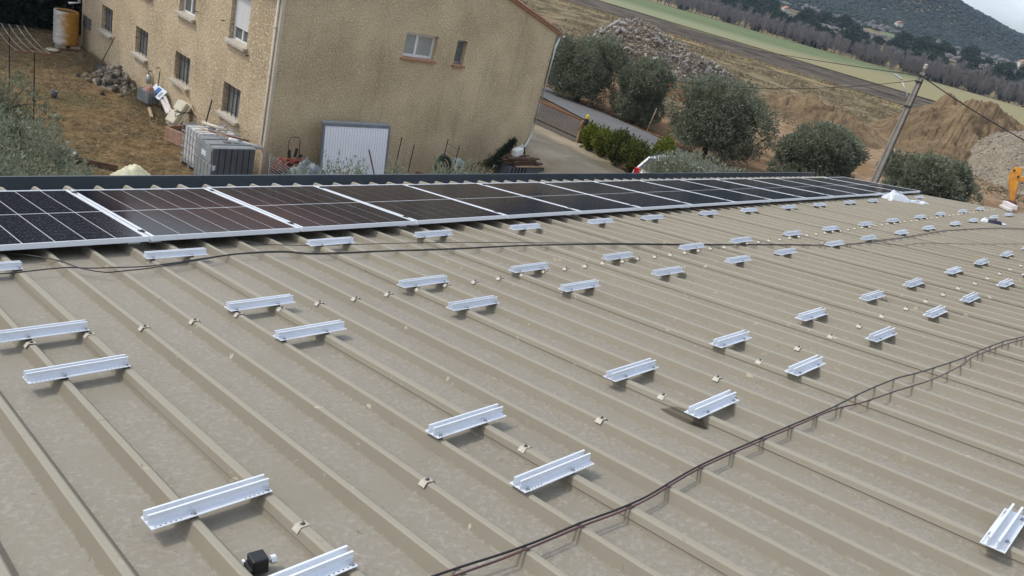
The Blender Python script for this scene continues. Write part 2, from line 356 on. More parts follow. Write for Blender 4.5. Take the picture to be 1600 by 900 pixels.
# ---------------------------------------------------------------- mesh helpers
class MB:
    def __init__(s): s.v = []; s.f = []
    def add(s, vs, fs):
        o = len(s.v); s.v += [tuple(p) for p in vs]; s.f += [tuple(i + o for i in q) for q in fs]; return s
    def box(s, c, d, rot=None):
        x, y, z = d[0] / 2, d[1] / 2, d[2] / 2
        P = [Vector(q) for q in ((-x, -y, -z), (x, -y, -z), (x, y, -z), (-x, y, -z), (-x, -y, z), (x, -y, z), (x, y, z), (-x, y, z))]
        if rot is not None: P = [rot @ q for q in P]
        c = Vector(c)
        return s.add([q + c for q in P], [(3, 2, 1, 0), (4, 5, 6, 7), (0, 1, 5, 4), (1, 2, 6, 5), (2, 3, 7, 6), (3, 0, 4, 7)])
    def bar(s, p0, p1, w, h=None, up=(0, 0, 1)):
        p0 = Vector(p0); p1 = Vector(p1); d = p1 - p0; L = d.length; d.normalize(); up = Vector(up)
        if abs(d.dot(up)) > .98: up = Vector((1, 0, 0))
        sx = d.cross(up).normalized(); sz = sx.cross(d)
        return s.box((p0 + p1) / 2, (w, L, h or w), Matrix((sx, d, sz)).transposed())
    def tube(s, pts, r, n=6, caps=True):
        pts = [Vector(p) for p in pts]; rr = r if isinstance(r, (list, tuple)) else [r] * len(pts)
        o = len(s.v); up = Vector((0, 0, 1))
        for i, p in enumerate(pts):
            t = (pts[min(i + 1, len(pts) - 1)] - pts[max(i - 1, 0)]).normalized()
            a = t.cross(up)
            if a.length < .05: a = t.cross(Vector((1, 0, 0)))
            a.normalize(); b = a.cross(t)
            for k in range(n):
                g = 2 * math.pi * k / n; s.v.append(tuple(p + (a * math.cos(g) + b * math.sin(g)) * rr[i]))
        for i in range(len(pts) - 1):
            for k in range(n):
                a = o + i * n + k; b = o + i * n + (k + 1) % n; s.f.append((a, b, b + n, a + n))
        if caps:
            s.f.append(tuple(o + k for k in range(n))[::-1]); e = o + (len(pts) - 1) * n; s.f.append(tuple(e + k for k in range(n)))
        return s
    def lathe(s, prof, n=20, c=(0, 0, 0)):
        o = len(s.v)
        for r, z in prof:
            for k in range(n):
                g = 2 * math.pi * k / n; s.v.append((c[0] + r * math.cos(g), c[1] + r * math.sin(g), c[2] + z))
        for i in range(len(prof) - 1):
            for k in range(n):
                a = o + i * n + k; b = o + i * n + (k + 1) % n; s.f.append((a, b, b + n, a + n))
        s.f.append(tuple(o + k for k in range(n))[::-1]); e = o + (len(prof) - 1) * n; s.f.append(tuple(e + k for k in range(n)))
        return s
    def prism(s, poly, axis, a0, a1):
        """poly: list of 2D points; extruded along axis 'x','y','z' from a0 to a1"""
        def P(p, a): return {'x': (a, p[0], p[1]), 'y': (p[0], a, p[1]), 'z': (p[0], p[1], a)}[axis]
        n = len(poly); vs = [P(p, a0) for p in poly] + [P(p, a1) for p in poly]
        fs = [tuple(range(n))[::-1], tuple(range(n, 2 * n))] + [(i, (i + 1) % n, (i + 1) % n + n, i + n) for i in range(n)]
        return s.add(vs, fs)
    def mesh(s, name, mat, smooth=False):
        me = bpy.data.meshes.new(name); me.from_pydata(s.v, [], s.f); me.materials.append(MATS[mat])
        if smooth: me.polygons.foreach_set('use_smooth', [True] * len(me.polygons))
        me.update(); return me
    def build(s, name, mat, parent=None, smooth=False, bevel=0.):
        o = link(name, s.mesh(name, mat, smooth), parent)
        if bevel:
            md = o.modifiers.new('bevel', 'BEVEL'); md.width = bevel; md.segments = 2; md.limit_method = 'ANGLE'; md.angle_limit = R(40)
        return o
def link(name, me, parent=None, loc=None, rot=None):
    o = bpy.data.objects.new(name, me); COL.objects.link(o)
    if parent: o.parent = parent
    if loc is not None: o.location = loc
    if rot is not None: o.rotation_euler = rot
    return o
def thing(name, label, cat, loc=(0, 0, 0), rot=(0, 0, 0), group=None):
    o = bpy.data.objects.new(name, None); COL.objects.link(o); o.empty_display_size = .2
    o.location = loc; o.rotation_euler = rot
    if abs(rot[0] + SLOPE) < .01: o.rotation_mode = 'ZYX'          # turn on the roof plane, then tilt with it
    return tag(o, label, cat, group)
def tag(o, label, cat, group=None):
    o['label'] = label; o['category'] = cat
    if group: o['group'] = group
    return o
def structure(o): o['kind'] = 'structure'; return o
def np_mesh(name, verts, faces, mat, smooth=False):
    """verts (n,3), faces (m,k) arrays"""
    me = bpy.data.meshes.new(name); n = len(verts); m, k = faces.shape
    me.vertices.add(n); me.vertices.foreach_set('co', np.asarray(verts, np.float32).ravel())
    me.loops.add(m * k); me.loops.foreach_set('vertex_index', faces.astype(np.int32).ravel())
    me.polygons.add(m); me.polygons.foreach_set('loop_start', np.arange(0, m * k, k, dtype=np.int32))
    if smooth: me.polygons.foreach_set('use_smooth', np.ones(m, bool))
    me.update(calc_edges=True); me.validate(); me.materials.append(MATS[mat]); return me

RM = Matrix.Rotation(-SLOPE, 3, 'X')
def roof(u, v, h=0.0): return RM @ Vector((u, v, h))
RROT = (-SLOPE, 0, 0)

def sstep(a, b, x): t = np.clip((x - a) / (b - a), 0, 1); return t * t * (3 - 2 * t)
ZX = np.array([-200, 17.0, 21.8, 27, 31, 35, 37, 45, 60, 115, 160, 300, 335, 420, 560, 640]); ZZ = np.array([-6.25, -6.25, -5.0, -5.12, -5.15, -5.2, -5.42, -5.4, -5.0, -3.7, -3.12, -1.1, -1.1, 6, 17.0, 21])
def gz(x, y):
    """ground height"""
    x = np.asarray(x, float); y = np.asarray(y, float)
    z = np.interp(x, ZX, ZZ)
    r = np.hypot(x, y); az = np.degrees(np.arctan2(y, x))
    sl = np.where(az < 36, .0565 + (az - 13.8) * .0043, .059 + 22.2 * .0043 - (az - 36) * .004)
    sl = np.clip(sl, -.005, .16)
    hill = 1.4 + sl * 1050 * sstep(560, 1050, r) + 17 * sstep(420, 560, r) * (1 - sstep(600, 1050, r))
    hill = hill + 5 * np.sin(x * .021 + y * .013) * sstep(600, 800, r) * (1 - sstep(950, 1050, r)) + 4 * np.sin(y * .03 - x * .017) * sstep(600, 800, r) * (1 - sstep(950, 1050, r))
    hill = hill - sstep(1050, 1700, r) * 60
    w = sstep(560, 660, r) * sstep(200, 420, x)
    return z * (1 - w) + hill * w
def gzf(x, y): return float(gz(x, y))

# ---------------------------------------------------------------- ground, road, drive, fields
def fbm2(x, y, s, seed=0, oct=4):
    """cheap value noise on arrays"""
    out = np.zeros_like(x, float); a = 1.; tot = 0
    for o in range(oct):
        xi = np.floor(x * s).astype(int); yi = np.floor(y * s).astype(int); fx = x * s - xi; fy = y * s - yi
        fx = fx * fx * (3 - 2 * fx); fy = fy * fy * (3 - 2 * fy)
        def h(i, j):
            n = (i * 374761393 + j * 668265263 + (seed + o) * 1442695041) & 0x7fffffff
            n = ((n ^ (n >> 13)) * 1274126177) & 0x7fffffff
            return ((n ^ (n >> 16)) & 0xffff) / 65535.
        v = (h(xi, yi) * (1 - fx) + h(xi + 1, yi) * fx) * (1 - fy) + (h(xi, yi + 1) * (1 - fx) + h(xi + 1, yi + 1) * fx) * fy
        out += v * a; tot += a; a *= .5; s *= 2.03
    return out / tot
def grid_mesh(name, X, Y, Z, mat, smooth=True, wrap=False):
    n, m = X.shape
    V = np.stack([X, Y, Z], -1).reshape(-1, 3)
    i, j = np.meshgrid(np.arange(n - 1), np.arange(m - 1), indexing='ij')
    a = (i * m + j).ravel(); F = np.stack([a, a + m, a + m + 1, a + 1], 1)
    return np_mesh(name, V, F, mat, smooth)
def rough_ground(X, Y):
    Z = gz(X, Y)
    amp = .05 * sstep(38, 46, X) * (1 - sstep(112, 116, X)) * 7
    Z = Z + amp * (fbm2(X, Y, .16, 3) - .5) * 1.5
    yard = (1 - sstep(10, 11, X)); Z = Z + yard * (fbm2(X, Y, .8, 9) - .5) * .10
    return Z
az = np.radians(np.concatenate([np.arange(-180, -20, 10), np.arange(-20, 100, .5), np.arange(100, 181, 10)]))
rr = np.concatenate([np.arange(2, 60, .5), np.geomspace(60, 2600, 150)])
RRg, AZ = np.meshgrid(rr, az, indexing='ij'); gx = RRg * np.cos(AZ); gy = RRg * np.sin(AZ)
structure(link('ground', grid_mesh('ground', gx, gy, rough_ground(gx, gy), 'terrain_soil')))

def strip(name, x0, x1, y0, y1, nx, ny, lift, mat, jit=0.):
    X, Y = np.meshgrid(np.linspace(x0, x1, nx), np.linspace(y0, y1, ny), indexing='ij')
    if jit: X = X + jit * (fbm2(Y + X * 9, Y * 0 + 1, .06, 5, 5) - .5)
    return structure(link(name, grid_mesh(name, X, Y, gz(X, Y) + lift, mat)))
strip('ploughed_strip', 118, 157, -60, 420, 30, 160, .12, 'ploughed_earth', 7)
strip('wheat_field', 160.5, 297, -60, 620, 40, 90, .16, 'winter_wheat', 2.)
# road beyond the gate, slightly skew
def ribbon(name, f0, f1, y0, y1, n, lift, mat):
    mb = MB(); ys = np.linspace(y0, y1, n)
    for y in ys:
        for k in range(17):
            x = f0(y) + (f1(y) - f0(y)) * k / 16; mb.v.append((x, y, gzf(x, y) + lift))
    for i in range(n - 1):
        for k in range(16): a = i * 17 + k; mb.f.append((a, a + 1, a + 18, a + 17))
    return structure(mb.build(name, mat, smooth=True))
ribbon('road', lambda y: 30.6 + .27 * (y - 21.5), lambda y: 34.7 + .22 * (y - 21.5), -10, 60, 60, .06, 'asphalt')
ribbon('driveway', lambda y: 21.9 if y > 19.9 else 21.9 - .9 * (20 - y), lambda y: 26.2 if y > 19.6 else 26.2 - .55 * (19.6 - y), 8.5, 30, 60, .10, 'drive_concrete')

# ---------------------------------------------------------------- hangar with sheet roof
U0 = 0.42959; HR = .042
hangar = thing('hangar', 'low pitched hangar with weathered beige ribbed metal roof and dark eaves gutter', 'building', (7, 3, -6.25))
def P_(o, parent):      # parent without moving
    o.parent = parent; o.matrix_parent_inverse = Matrix.Translation(-parent.location) if parent.rotation_euler[:] == (0, 0, 0) else parent.matrix_basis.inverted()
    return o
V0, V1 = -3.0, 7.50
def sheet_profile():
    ht, hb, c = .012, .041, .0035
    p = [(-.0335, -.0225), (-.0150 - .0022, .0025 - c), (-.0150 + c, .0025), (.0150 - c, .0025), (.0150 + .0022, .0025 - c), (.0435, -HR)]
    for k in (.25, .5, .75): p += [(k - hb, -HR), (k - ht - .0022, -c), (k - ht + c, 0), (k + ht - c, 0), (k + ht + .0022, -c), (k + hb, -HR)]
    p += [(1 - hb, -HR), (1 - ht - .0022, -c), (1 - ht + c, 0), (1 + ht - c, 0), (1 + ht + .0022, -c), (1 + .029, -.026)]
    return p
prof = sheet_profile(); mb = MB(); NV = 8
for j in range(NV + 1):
    v = V0 + (V1 - V0) * j / NV
    for u, h in prof: mb.v.append((u, v, h))
for j in range(NV):
    for i in range(len(prof) - 1): a = j * len(prof) + i; mb.f.append((a, a + 1, a + 1 + len(prof), a + len(prof)))
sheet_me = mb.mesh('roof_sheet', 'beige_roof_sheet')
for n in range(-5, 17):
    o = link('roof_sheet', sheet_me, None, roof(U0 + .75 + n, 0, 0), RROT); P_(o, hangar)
UE = U0 + .75 + 17 + .03           # verge of the roof
mb = MB().box((UE + .05, (V0 + V1) / 2, -.012), (.16, V1 - V0, .006)).box((UE + .128, (V0 + V1) / 2, -.09), (.006, V1 - V0, .16))
o = mb.build('verge_flashing', 'beige_roof_sheet'); o.rotation_euler = RROT; P_(o, hangar)
# gutter: box gutter along the eave, in lengths with a joint
ge = roof(0, V1, -HR); gy0 = ge.y - .06; gy1 = gy0 + .27; gzb = ge.z - .14; gzt = roof(0, 7.72, .052).z
edges = [-4.2, 1.9 + 3.75, 12.0, UE + .1]
for a, b in zip(edges[:-1], edges[1:]):
    mb = MB(); L = b - a - .004; cx = (a + b) / 2
    mb.box((cx, gy0, (gzb + ge.z - .03) / 2), (L, .003, ge.z - .03 - gzb)).box((cx, (gy0 + gy1) / 2, gzb), (L, .27, .003))
    mb.box((cx, gy1, (gzb + gzt) / 2), (L, .004, gzt - gzb)).box((cx, gy1 + .008, gzt), (L, .02, .006))
    P_(mb.build('gutter', 'gutter_anthracite'), hangar)
for x in edges[1:-1]:
    P_(MB().box((x, gy1 - .006, (gzb + gzt) / 2), (.05, .006, gzt - gzb + .004)).build('gutter_joint', 'gutter_anthracite'), hangar)
P_(MB().box(((UE - 4.0) / 2, gy0 - .12, (-6.4 + ge.z - .08) / 2), (UE + 4.0, .16, ge.z - .08 + 6.4)).build('wall', 'hangar_wall'), hangar)
yb = roof(0, V0, 0).y; zb = roof(0, V0, -.1).z
mb = MB().prism([(yb, -6.4), (gy0 - .2, -6.4), (gy0 - .2, ge.z - .1), (yb, zb)], 'x', UE - .22, UE - .06)
P_(mb.build('end_wall', 'hangar_wall'), hangar)

# saddle clips with their screws, a part of the roof
mb = MB(); t = .0018
for sx in (-1, 1):
    mb.add([(0, -.016, .004), (0, .016, .004), (sx * .0155, .016, .004), (sx * .0155, -.016, .004)], [(0, 1, 2, 3)])
    mb.add([(sx * .0155, -.016, .004), (sx * .0155, .016, .004), (sx * .0300, .017, -.0125), (sx * .0300, -.017, -.0125)], [(0, 1, 2, 3)])
    mb.add([(sx * .0155, -.016, .0025), (sx * .0155, .016, .0025), (sx * .0292, .017, -.0140), (sx * .0292, -.017, -.0140)], [(0, 1, 2, 3)])
clip_me = mb.mesh('saddle_clip', 'cream_plate')
screw_me = MB().lathe([(.009, .004), (.009, .0055), (.0055, .006), (.0055, .013), (.004, .014)], 8).mesh('screw', 'screw_steel')
def clip(k, v):
    o = link('saddle_clip', clip_me, None, roof(U0 + .25 * k, v, .0012), RROT); o.scale = (.98,) * 3; P_(o, hangar)
    link('screw', screw_me, o)
for k in range(-1, 71): clip(k, 3.775 + random.uniform(-.012, .012))
for k in range(1, 72, 2): clip(k, 1.845 - .0009 * k + random.uniform(-.012, .012))

# ---------------------------------------------------------------- solar panels
PW, PD, PH, FH = 1.134, 1.69, .071, .035
PU0, PV0 = 2.0553 - 1.154, 5.29
fw = .011
def frame_piece(c, d): return MB().box(c, d)
front_me = frame_piece((PW / 2, fw / 2, -FH / 2), (PW, fw, FH)).mesh('frame_front', 'panel_frame')
side_me = frame_piece((fw / 2, PD / 2, -FH / 2 - .0005), (fw, PD - 2 * fw, FH)).mesh('frame_side', 'panel_frame')
back_me = MB().box((PW / 2, PD / 2, -.006), (PW - 2 * fw - .002, PD - 2 * fw - .002, .003)).mesh('backsheet', 'backsheet')
CW = (PW - 2 * fw - .026) / 6; CH = (PD - 2 * fw - .05) / 2
cell_me = {}
for nm in ('solar_cell', 'solar_cell_dusty'):
    cell_me[nm] = MB().box((CW / 2 - .002, CH / 2, 0), (CW - .0068, CH, .0012)).mesh('cell_string', nm)
clamp_me = MB().box((0, 0, .003), (.034, .045, .006)).lathe([(.006, .006), (.006, .011)], 6).mesh('clamp', 'black_plastic')
foot_me = MB().box((0, 0, (PH - FH) / 2), (.08, .36, PH - FH)).mesh('support_rail', 'aluminium')
for i in range(-1, 15):
    lab = 'black solar panel in silver frame in the panel row along the gutter'
    ORD = ['', 'first', 'second', 'third', 'fourth', 'fifth', 'sixth', 'seventh', 'eighth', 'ninth', 'tenth', 'eleventh', 'twelfth', 'thirteenth']
    if 0 < i < 14: lab = f'{ORD[i]} black solar panel along the gutter counted from the dusty panel'
    if i == -1: lab = 'black solar panel beyond the dusty one, away from the plastic film'
    if i == 0: lab = 'dusty black solar panel speckled with dirt beside the cables running out underneath'
    if i == 14: lab = 'end solar panel of the row next to the crumpled plastic film'
    p = thing('solar_panel', lab, 'solar panel', roof(PU0 + 1.154 * i, PV0 + random.uniform(-.003, .003), PH), (-SLOPE + R(random.uniform(-.12, .12)), R(random.uniform(-.1, .1)), 0), 'solar panels along the eave')
    link('frame_front', front_me, p); link('frame_back', front_me, p, (0, PD - fw, 0))
    link('frame_side', side_me, p); link('frame_side', side_me, p, (PW - fw, 0, 0))
    bs = link('backsheet', back_me, p)
    for hlf in range(2):
        for c in range(6):
            link('cell_string', cell_me['solar_cell_dusty' if i <= 0 else 'solar_cell'], bs, (fw + .0155 + c * CW, fw + .014 + hlf * (CH + .02), -.0036))
    for v in (.16, PD - .13):
        if i < 14: link('clamp', clamp_me, p, (PW + .010, v, 0.0))
        link('support_rail', foot_me, p, (.06 if i % 2 else PW - .06, v + .12 if v < 1 else v - .1, -PH))

# ---------------------------------------------------------------- short mounting rails
RL = .392
def rail_profile_mesh():
    mb = MB()
    def seg(y0, z0, y1, z1): mb.box((RL / 2, (y0 + y1) / 2, (z0 + z1) / 2), (RL, y1 - y0, z1 - z0))
    seg(0, 0, .083, .003)
    for y, sgn in ((.029, -1), (.060, 1)):
        seg(y - .0015, .003, y + .0015, .031)
        seg(y - .0040, .031, y + .0040, .0362)
        seg(min(y, y + sgn * .005), .017, max(y, y + sgn * .005), .019)
    return mb
rail_me = rail_profile_mesh().mesh('rail_profile', 'aluminium')
mb = MB()
for x in [.014 + .0155 * i for i in range(6)] + [RL - .014 - .0155 * i for i in range(6)]:
    for y in (.0075, .0755):
        n = 6; o = len(mb.v)
        for k in range(n): mb.v.append((x + .0026 * math.cos(k * math.pi / 3), y + .0026 * math.sin(k * math.pi / 3), .0034))
        mb.f.append(tuple(range(o, o + n)))
hole_me = mb.mesh('punched_hole', 'black_plastic')
bolt_me = MB().lathe([(.0085, .003), (.0085, .0045), (.006, .005), (.006, .0115), (.0045, .013)], 6).mesh('bolt', 'zinc')
pad_me = MB().box((0, .0415, -.006), (.026, .060, .0118)).mesh('rubber_pad', 'black_plastic')
ST = {1: (4.94, [1.5, 5.85, 10.6, 14.72, 19.33, 24.04, 27.95, 33.0, 37.3, 42.3, 46.7, 51.65, 55.9, 61.2, 66.2]),
      2: (3.795, [1.45, 5.85, 10.57, 14.75, 19.28, 24.05, 28.02, 32.97, 37.4, 42.2, 46.5, 51.6, 55.9, 61.2, 65.85]),
      3: (3.285, [1.46, 5.9, 10.53, 14.72, 19.3, 24.03, 27.98, 33.0, 37.2, 41.95, 46.52, 51.75, 55.9, 61.17, 65.35]),
      4: (2.06, [1.47, 5.9, 10.57, 14.77, 19.45, 24.2, 28.37, 33.4, 37.75, 42.45, 46.9, 51.9, 56.1, 61.3, 65.6]),
      5: (1.575, [1.48, 5.9, 10.59, 14.77, 19.6, 24.4, 28.36, 33.35, 37.7, 42.5, 46.9, 51.9, 56.1, 61.3, 65.6]),
      6: (.31, [10.62])}
ROWLAB = {1: 'short silver mounting rail in the row alongside the front edge of the solar panels',
          2: 'short silver mounting rail on the line of cream saddle clips past the upper cables',
          3: 'short silver mounting rail in the row just uphill of the dense clip line',
          4: 'short silver mounting rail in the row on the panel side of the sparse clip line',
          5: 'short silver mounting rail in the row between the sparse clip line and lower cables',
          6: 'single short silver mounting rail uphill of the lower cable pair'}
for row, (v, starts) in ST.items():
    for i, k in enumerate(starts):
        lab = ROWLAB[row]
        if row == 5 and i == 2: lab = 'short silver mounting rail beside the dark oval stain on the roof'
        if row == 5 and i == 0: lab = 'short silver mounting rail lying next to the loose black clamp'
        if row == 4 and i == 0: lab = 'short silver mounting rail across two ribs, facing the loose black clamp'
        dv = -.001 * i if row in (4, 5) else 0
        r = thing('mounting_rail', lab, 'rail', roof(U0 + .25 * k, v + dv, .012), (-SLOPE, 0, R(random.uniform(-.8, .8))), 'short mounting rails screwed across the ribs')
        o = link('rail_profile', rail_me, r)
        near = i < (9 if row > 3 else 6)
        if near: link('punched_hole', hole_me, o)['kind'] = 'stuff'
        ribs = [(q - k) * .25 for q in range(int(math.ceil(k - .02)), int(k + RL / .25) + 2)]
        ribs = [x for x in ribs if -.004 < x < RL + .004]
        ribs = [min(max(x, .012), RL - .012) for x in ribs]
        for x in ribs:
            link('rubber_pad', pad_me, r, (x, 0, 0))
            if near:
                for y in (.0125, .0705): link('bolt', bolt_me, r, (x, y, 0))

# ---------------------------------------------------------------- cables over the ribs
CAB = {
'a': [(1.13, 5.50), (1.195, 5.344), (1.257, 5.311), (1.366, 5.184), (1.433, 5.065), (1.462, 4.944), (1.5, 4.853), (1.578, 4.758), (1.651, 4.753), (1.807, 4.76), (1.922, 4.785), (2.19, 4.852), (2.436, 4.91), (2.644, 4.902), (2.84, 4.86), (2.948, 4.769), (3.246, 4.702), (3.58, 4.661), (3.921, 4.588), (4.296, 4.53), (4.721, 4.481), (5.148, 4.404), (5.812, 4.236), (6.675, 3.96), (7.376, 3.756), (8.146, 3.532), (8.738, 3.32), (9.328, 3.243), (9.842, 3.221), (10.649, 3.179), (11.694, 3.165), (12.451, 3.147), (13.377, 3.034), (14.257, 2.866), (14.938, 2.655), (16.2, 2.3), (17.9, 2.0)],
'b': [(-3.6, 5.05), (-1.0, 4.85), (.6, 4.93), (1.093, 4.905), (1.3, 4.925), (1.421, 4.925), (1.477, 4.898), (1.535, 4.87), (1.66, 4.842), (1.815, 4.81), (1.942, 4.82), (2.215, 4.878), (2.448, 4.925), (2.657, 4.926), (2.854, 4.884), (2.962, 4.793), (3.264, 4.728), (3.593, 4.679), (3.942, 4.613), (4.318, 4.555), (4.739, 4.499), (5.168, 4.422), (5.836, 4.255), (6.705, 3.978), (7.396, 3.767), (8.174, 3.555), (8.794, 3.354), (9.39, 3.267), (9.921, 3.25), (10.727, 3.205), (11.785, 3.193), (12.529, 3.169), (13.448, 3.052), (14.385, 2.895), (15.077, 2.683), (16.3, 2.32), (17.9, 2.03)],
'c': [(2.53, 5.48), (2.585, 5.39), (2.725, 5.208), (2.829, 5.098), (3.177, 4.977), (3.48, 4.92), (3.913, 4.842), (4.459, 4.71), (5.028, 4.535), (5.855, 4.28), (6.725, 4.002), (7.42, 3.79), (8.185, 3.566), (8.816, 3.364), (9.599, 3.224), (9.932, 3.046), (10.158, 2.948), (10.565, 2.932), (11.123, 2.773), (11.434, 2.648), (12.872, 2.235), (14.0, 1.9), (17.9, 1.2)],
'd': [(-3.6, 1.95), (-1.2, 1.75), (.75, 1.50), (1.371, 1.41), (1.675, 1.361), (1.93, 1.341), (2.242, 1.311), (2.639, 1.326), (3.04, 1.313), (3.466, 1.289), (3.866, 1.268), (4.281, 1.261), (4.706, 1.235), (4.937, 1.197), (5.232, 1.16), (5.642, 1.117), (6.016, 1.097), (6.464, 1.058), (6.794, 1.002), (8.0, .83), (11.0, .6), (17.8, .45)],
'e': [(-3.6, 1.88), (-1.2, 1.69), (.75, 1.455), (1.41, 1.377), (1.531, 1.36), (1.671, 1.345), (1.918, 1.326), (2.227, 1.297), (2.625, 1.313), (3.022, 1.299), (3.437, 1.275), (3.84, 1.252), (4.121, 1.201), (4.481, 1.159), (4.91, 1.102), (5.409, 1.078), (5.729, 1.085), (6.097, 1.056), (6.411, 1.026), (6.706, 0.984), (8.0, .79), (11.0, .55), (17.8, .41)]}
def catmull(pts, per=.05):
    P = [Vector((*p, 0)) for p in pts]; out = []
    for i in range(len(P) - 1):
        p0, p1, p2, p3 = P[max(i - 1, 0)], P[i], P[i + 1], P[min(i + 2, len(P) - 1)]
        n = max(2, int((p2 - p1).length / per))
        for k in range(n):
            t = k / n; out.append(.5 * ((2 * p1) + (p2 - p0) * t + (2 * p0 - 5 * p1 + 4 * p2 - p3) * t * t + (3 * p1 - p0 - 3 * p2 + p3) * t ** 3))
    out.append(P[-1]); return out
def rail_h(u, v):
    for row, (rv, starts) in ST.items():
        if rv - .03 < v < rv + .11:
            for k in starts:
                a = U0 + .25 * k
                if a - .03 < u < a + RL + .03: return True
    return False
CL = {'a': ('black solar cable coming out from under the dusty panel', 'cable_black', .0036),
      'b': ('black solar cable running from beneath a rail end across the ribs', 'cable_black', .0036),
      'c': ('thin black cable emerging from under the panel row further along', 'cable_black', .0028),
      'd': ('black cable of the lower pair crossing the ribs by the rails', 'cable_black', .0042),
      'e': ('reddish brown cable of the lower pair crossing the ribs', 'cable_red', .0042)}
for key, pts in CAB.items():
    lab, mt, rad = CL[key]; q = []
    for p in catmull(pts):
        fr = ((p.x - U0) / .25) % 1; sag = .0012 * math.sin(math.pi * fr)
        q.append(roof(p.x, p.y, rad + .0026 - sag))
    tag(MB().tube(q, rad, 6).build('cable', mt, smooth=True), lab, 'cable', 'solar cables on the roof')

# loose clamp at the foot of the picture: black body, bracket, steel bolt
cl = thing('loose_clamp', 'loose black end clamp with steel bolt lying in a roof pan', 'clamp', roof(.985, 1.772, -HR), (-SLOPE, 0, R(-8)))
cl.scale = (1.6, 1.6, 1.6)
MB().box((0, 0, .022), (.030, .034, .030)).build('clamp_block', 'black_plastic', cl, bevel=.003)
MB().box((-.019, -.004, .012), (.006, .034, .024)).box((-.024, -.018, .003), (.014, .01, .006)).tube([(-.022, -.02, .004), (-.024, -.012, .014), (-.02, .0, .02)], .003, 6).build('bracket', 'black_plastic', cl)
MB().tube([(.012, .0, .020), (.034, .001, .020)], .0045, 8).build('bolt', 'zinc', cl)
MB().tube([(.024, .0, .020), (.033, .0, .020)], .0085, 6).build('nut', 'aluminium', cl)
MB().box((-.022, .012, .022), (.004, .008, .008)).build('tab', 'aluminium', cl)

# crumpled plastic film near the end of the panels, and a dropped cap-like cloth
def crumple(name, mat, L, Wd, H, seed, n=22, parent=None):
    r = np.random.default_rng(seed); X, Y = np.meshgrid(np.linspace(-.5, .5, n), np.linspace(-.5, .5, n), indexing='ij')
    env = np.clip(1 - (4 * X * X) ** 1.2, 0, 1) ** .5 * np.clip(1 - (4 * Y * Y) ** 1.2, 0, 1) ** .5
    Z = env * (.25 + 1.1 * fbm2(X * 5 + seed, Y * 5, 1.2, seed, 4)) * H
    jx = (fbm2(X * 6 + 9, Y * 6, 1.3, seed + 2) - .5) * .25; jy = (fbm2(X * 6, Y * 6 + 7, 1.3, seed + 3) - .5) * .25
    return grid_mesh(name, (X + jx) * L, (Y + jy) * Wd, Z, mat, False)
fo = thing('plastic_film', 'crumpled translucent white plastic film near the end solar panel', 'plastic bag', roof(16.0, 4.86, 0), (-SLOPE, 0, R(-38)))
link('film_bunch', crumple('film_bunch', 'plastic_film', .46, .34, .20, 3, 16), fo, (-.20, .05, -.035))
link('film_tail', crumple('film_tail', 'plastic_film', .5, .22, .08, 8, 16), fo, (.22, -.02, -.035))
co = thing('dropped_glove', 'navy and white work glove dropped beside a far rail', 'glove', roof(15.09, 3.14, 0), (-SLOPE, 0, R(-75)))
link('glove_palm', crumple('glove_palm', 'navy_cloth', .22, .15, .06, 5, 12), co, (.02, 0, -.004))
link('glove_cuff', crumple('glove_cuff', 'sign_white', .12, .14, .07, 6, 10), co, (-.13, 0, -.004))
link('glove_tip', crumple('glove_tip', 'sign_white', .08, .07, .03, 7, 8), co, (.15, .01, -.004))
# white board lying over the roof's verge
bd = thing('white_board', 'long white boxed board lying along the verge of the roof', 'board', roof(18.33, 3.62, .003), (-SLOPE, 0, R(-67)))
MB().box((0, 0, .095), (.09, .95, .08)).build('board', 'white_board', bd, bevel=.006)
MB().box((-.06, -.02, .03), (.08, .85, .05)).build('lower_board', 'white_board', bd, bevel=.006)

# ---------------------------------------------------------------- house
HX0, HX1, HY0, HY1 = 11.15, 22.02, 20.0, 35.45
EZ = -.66; TAN = .288; RIDGE = (HX0 + HX1) / 2; RZ = EZ + (RIDGE - HX0) * TAN
house = thing('house', 'two storey rough rendered beige house with tiled gable roof', 'house', (HX0, HY0, -6.25))
def wall_panel(name, u0, u1, z0, ztop, holes, place, depth, mat, parent):
    """flat wall with rectangular holes and reveals. place(u,z,d) -> world; ztop(u) -> top height"""
    us = sorted({u0, u1} | {h[0] for h in holes} | {h[1] for h in holes})
    extra = []
    for a, b in zip(us[:-1], us[1:]): extra += [a + (b - a) * t for t in (.5,)] if b - a > 2 else []
    us = sorted(set(us + extra)); zs = sorted({z0} | {h[2] for h in holes} | {h[3] for h in holes})
    mb = MB()
    for a, b in zip(us[:-1], us[1:]):
        zz = zs + [None]
        for c, d in zip(zz[:-1], zz[1:]):
            if d is not None and any(h[0] - 1e-6 <= a and b <= h[1] + 1e-6 and h[2] - 1e-6 <= c and d <= h[3] + 1e-6 for h in holes): continue
            d0 = ztop(a) if d is None else d; d1 = ztop(b) if d is None else d
            mb.add([place(a, c, 0), place(b, c, 0), place(b, d1, 0), place(a, d0, 0)], [(0, 1, 2, 3)])
    for a, b, c, d in holes:
        q = [(a, c), (b, c), (b, d), (a, d)]
        for i in range(4):
            p, r = q[i], q[(i + 1) % 4]
            mb.add([place(*p, 0), place(*r, 0), place(*r, depth), place(*p, depth)], [(0, 1, 2, 3)])
    return P_(mb.build(name, mat), parent)
low = [(21.75, 22.85), (25.25, 26.4), (28.72, 29.82), (32.12, 33.25)]
holesF = [(a, b, -5.05, -4.10) for a, b in low] + [(a - .02, b + .02, -2.84, -1.5) for a, b in low]
wall_panel('facade_wall', HY0, HY1, -6.6, lambda y: EZ, holesF, lambda y, z, d: (HX0 + d, y, z), .22, 'roughcast_render', house)
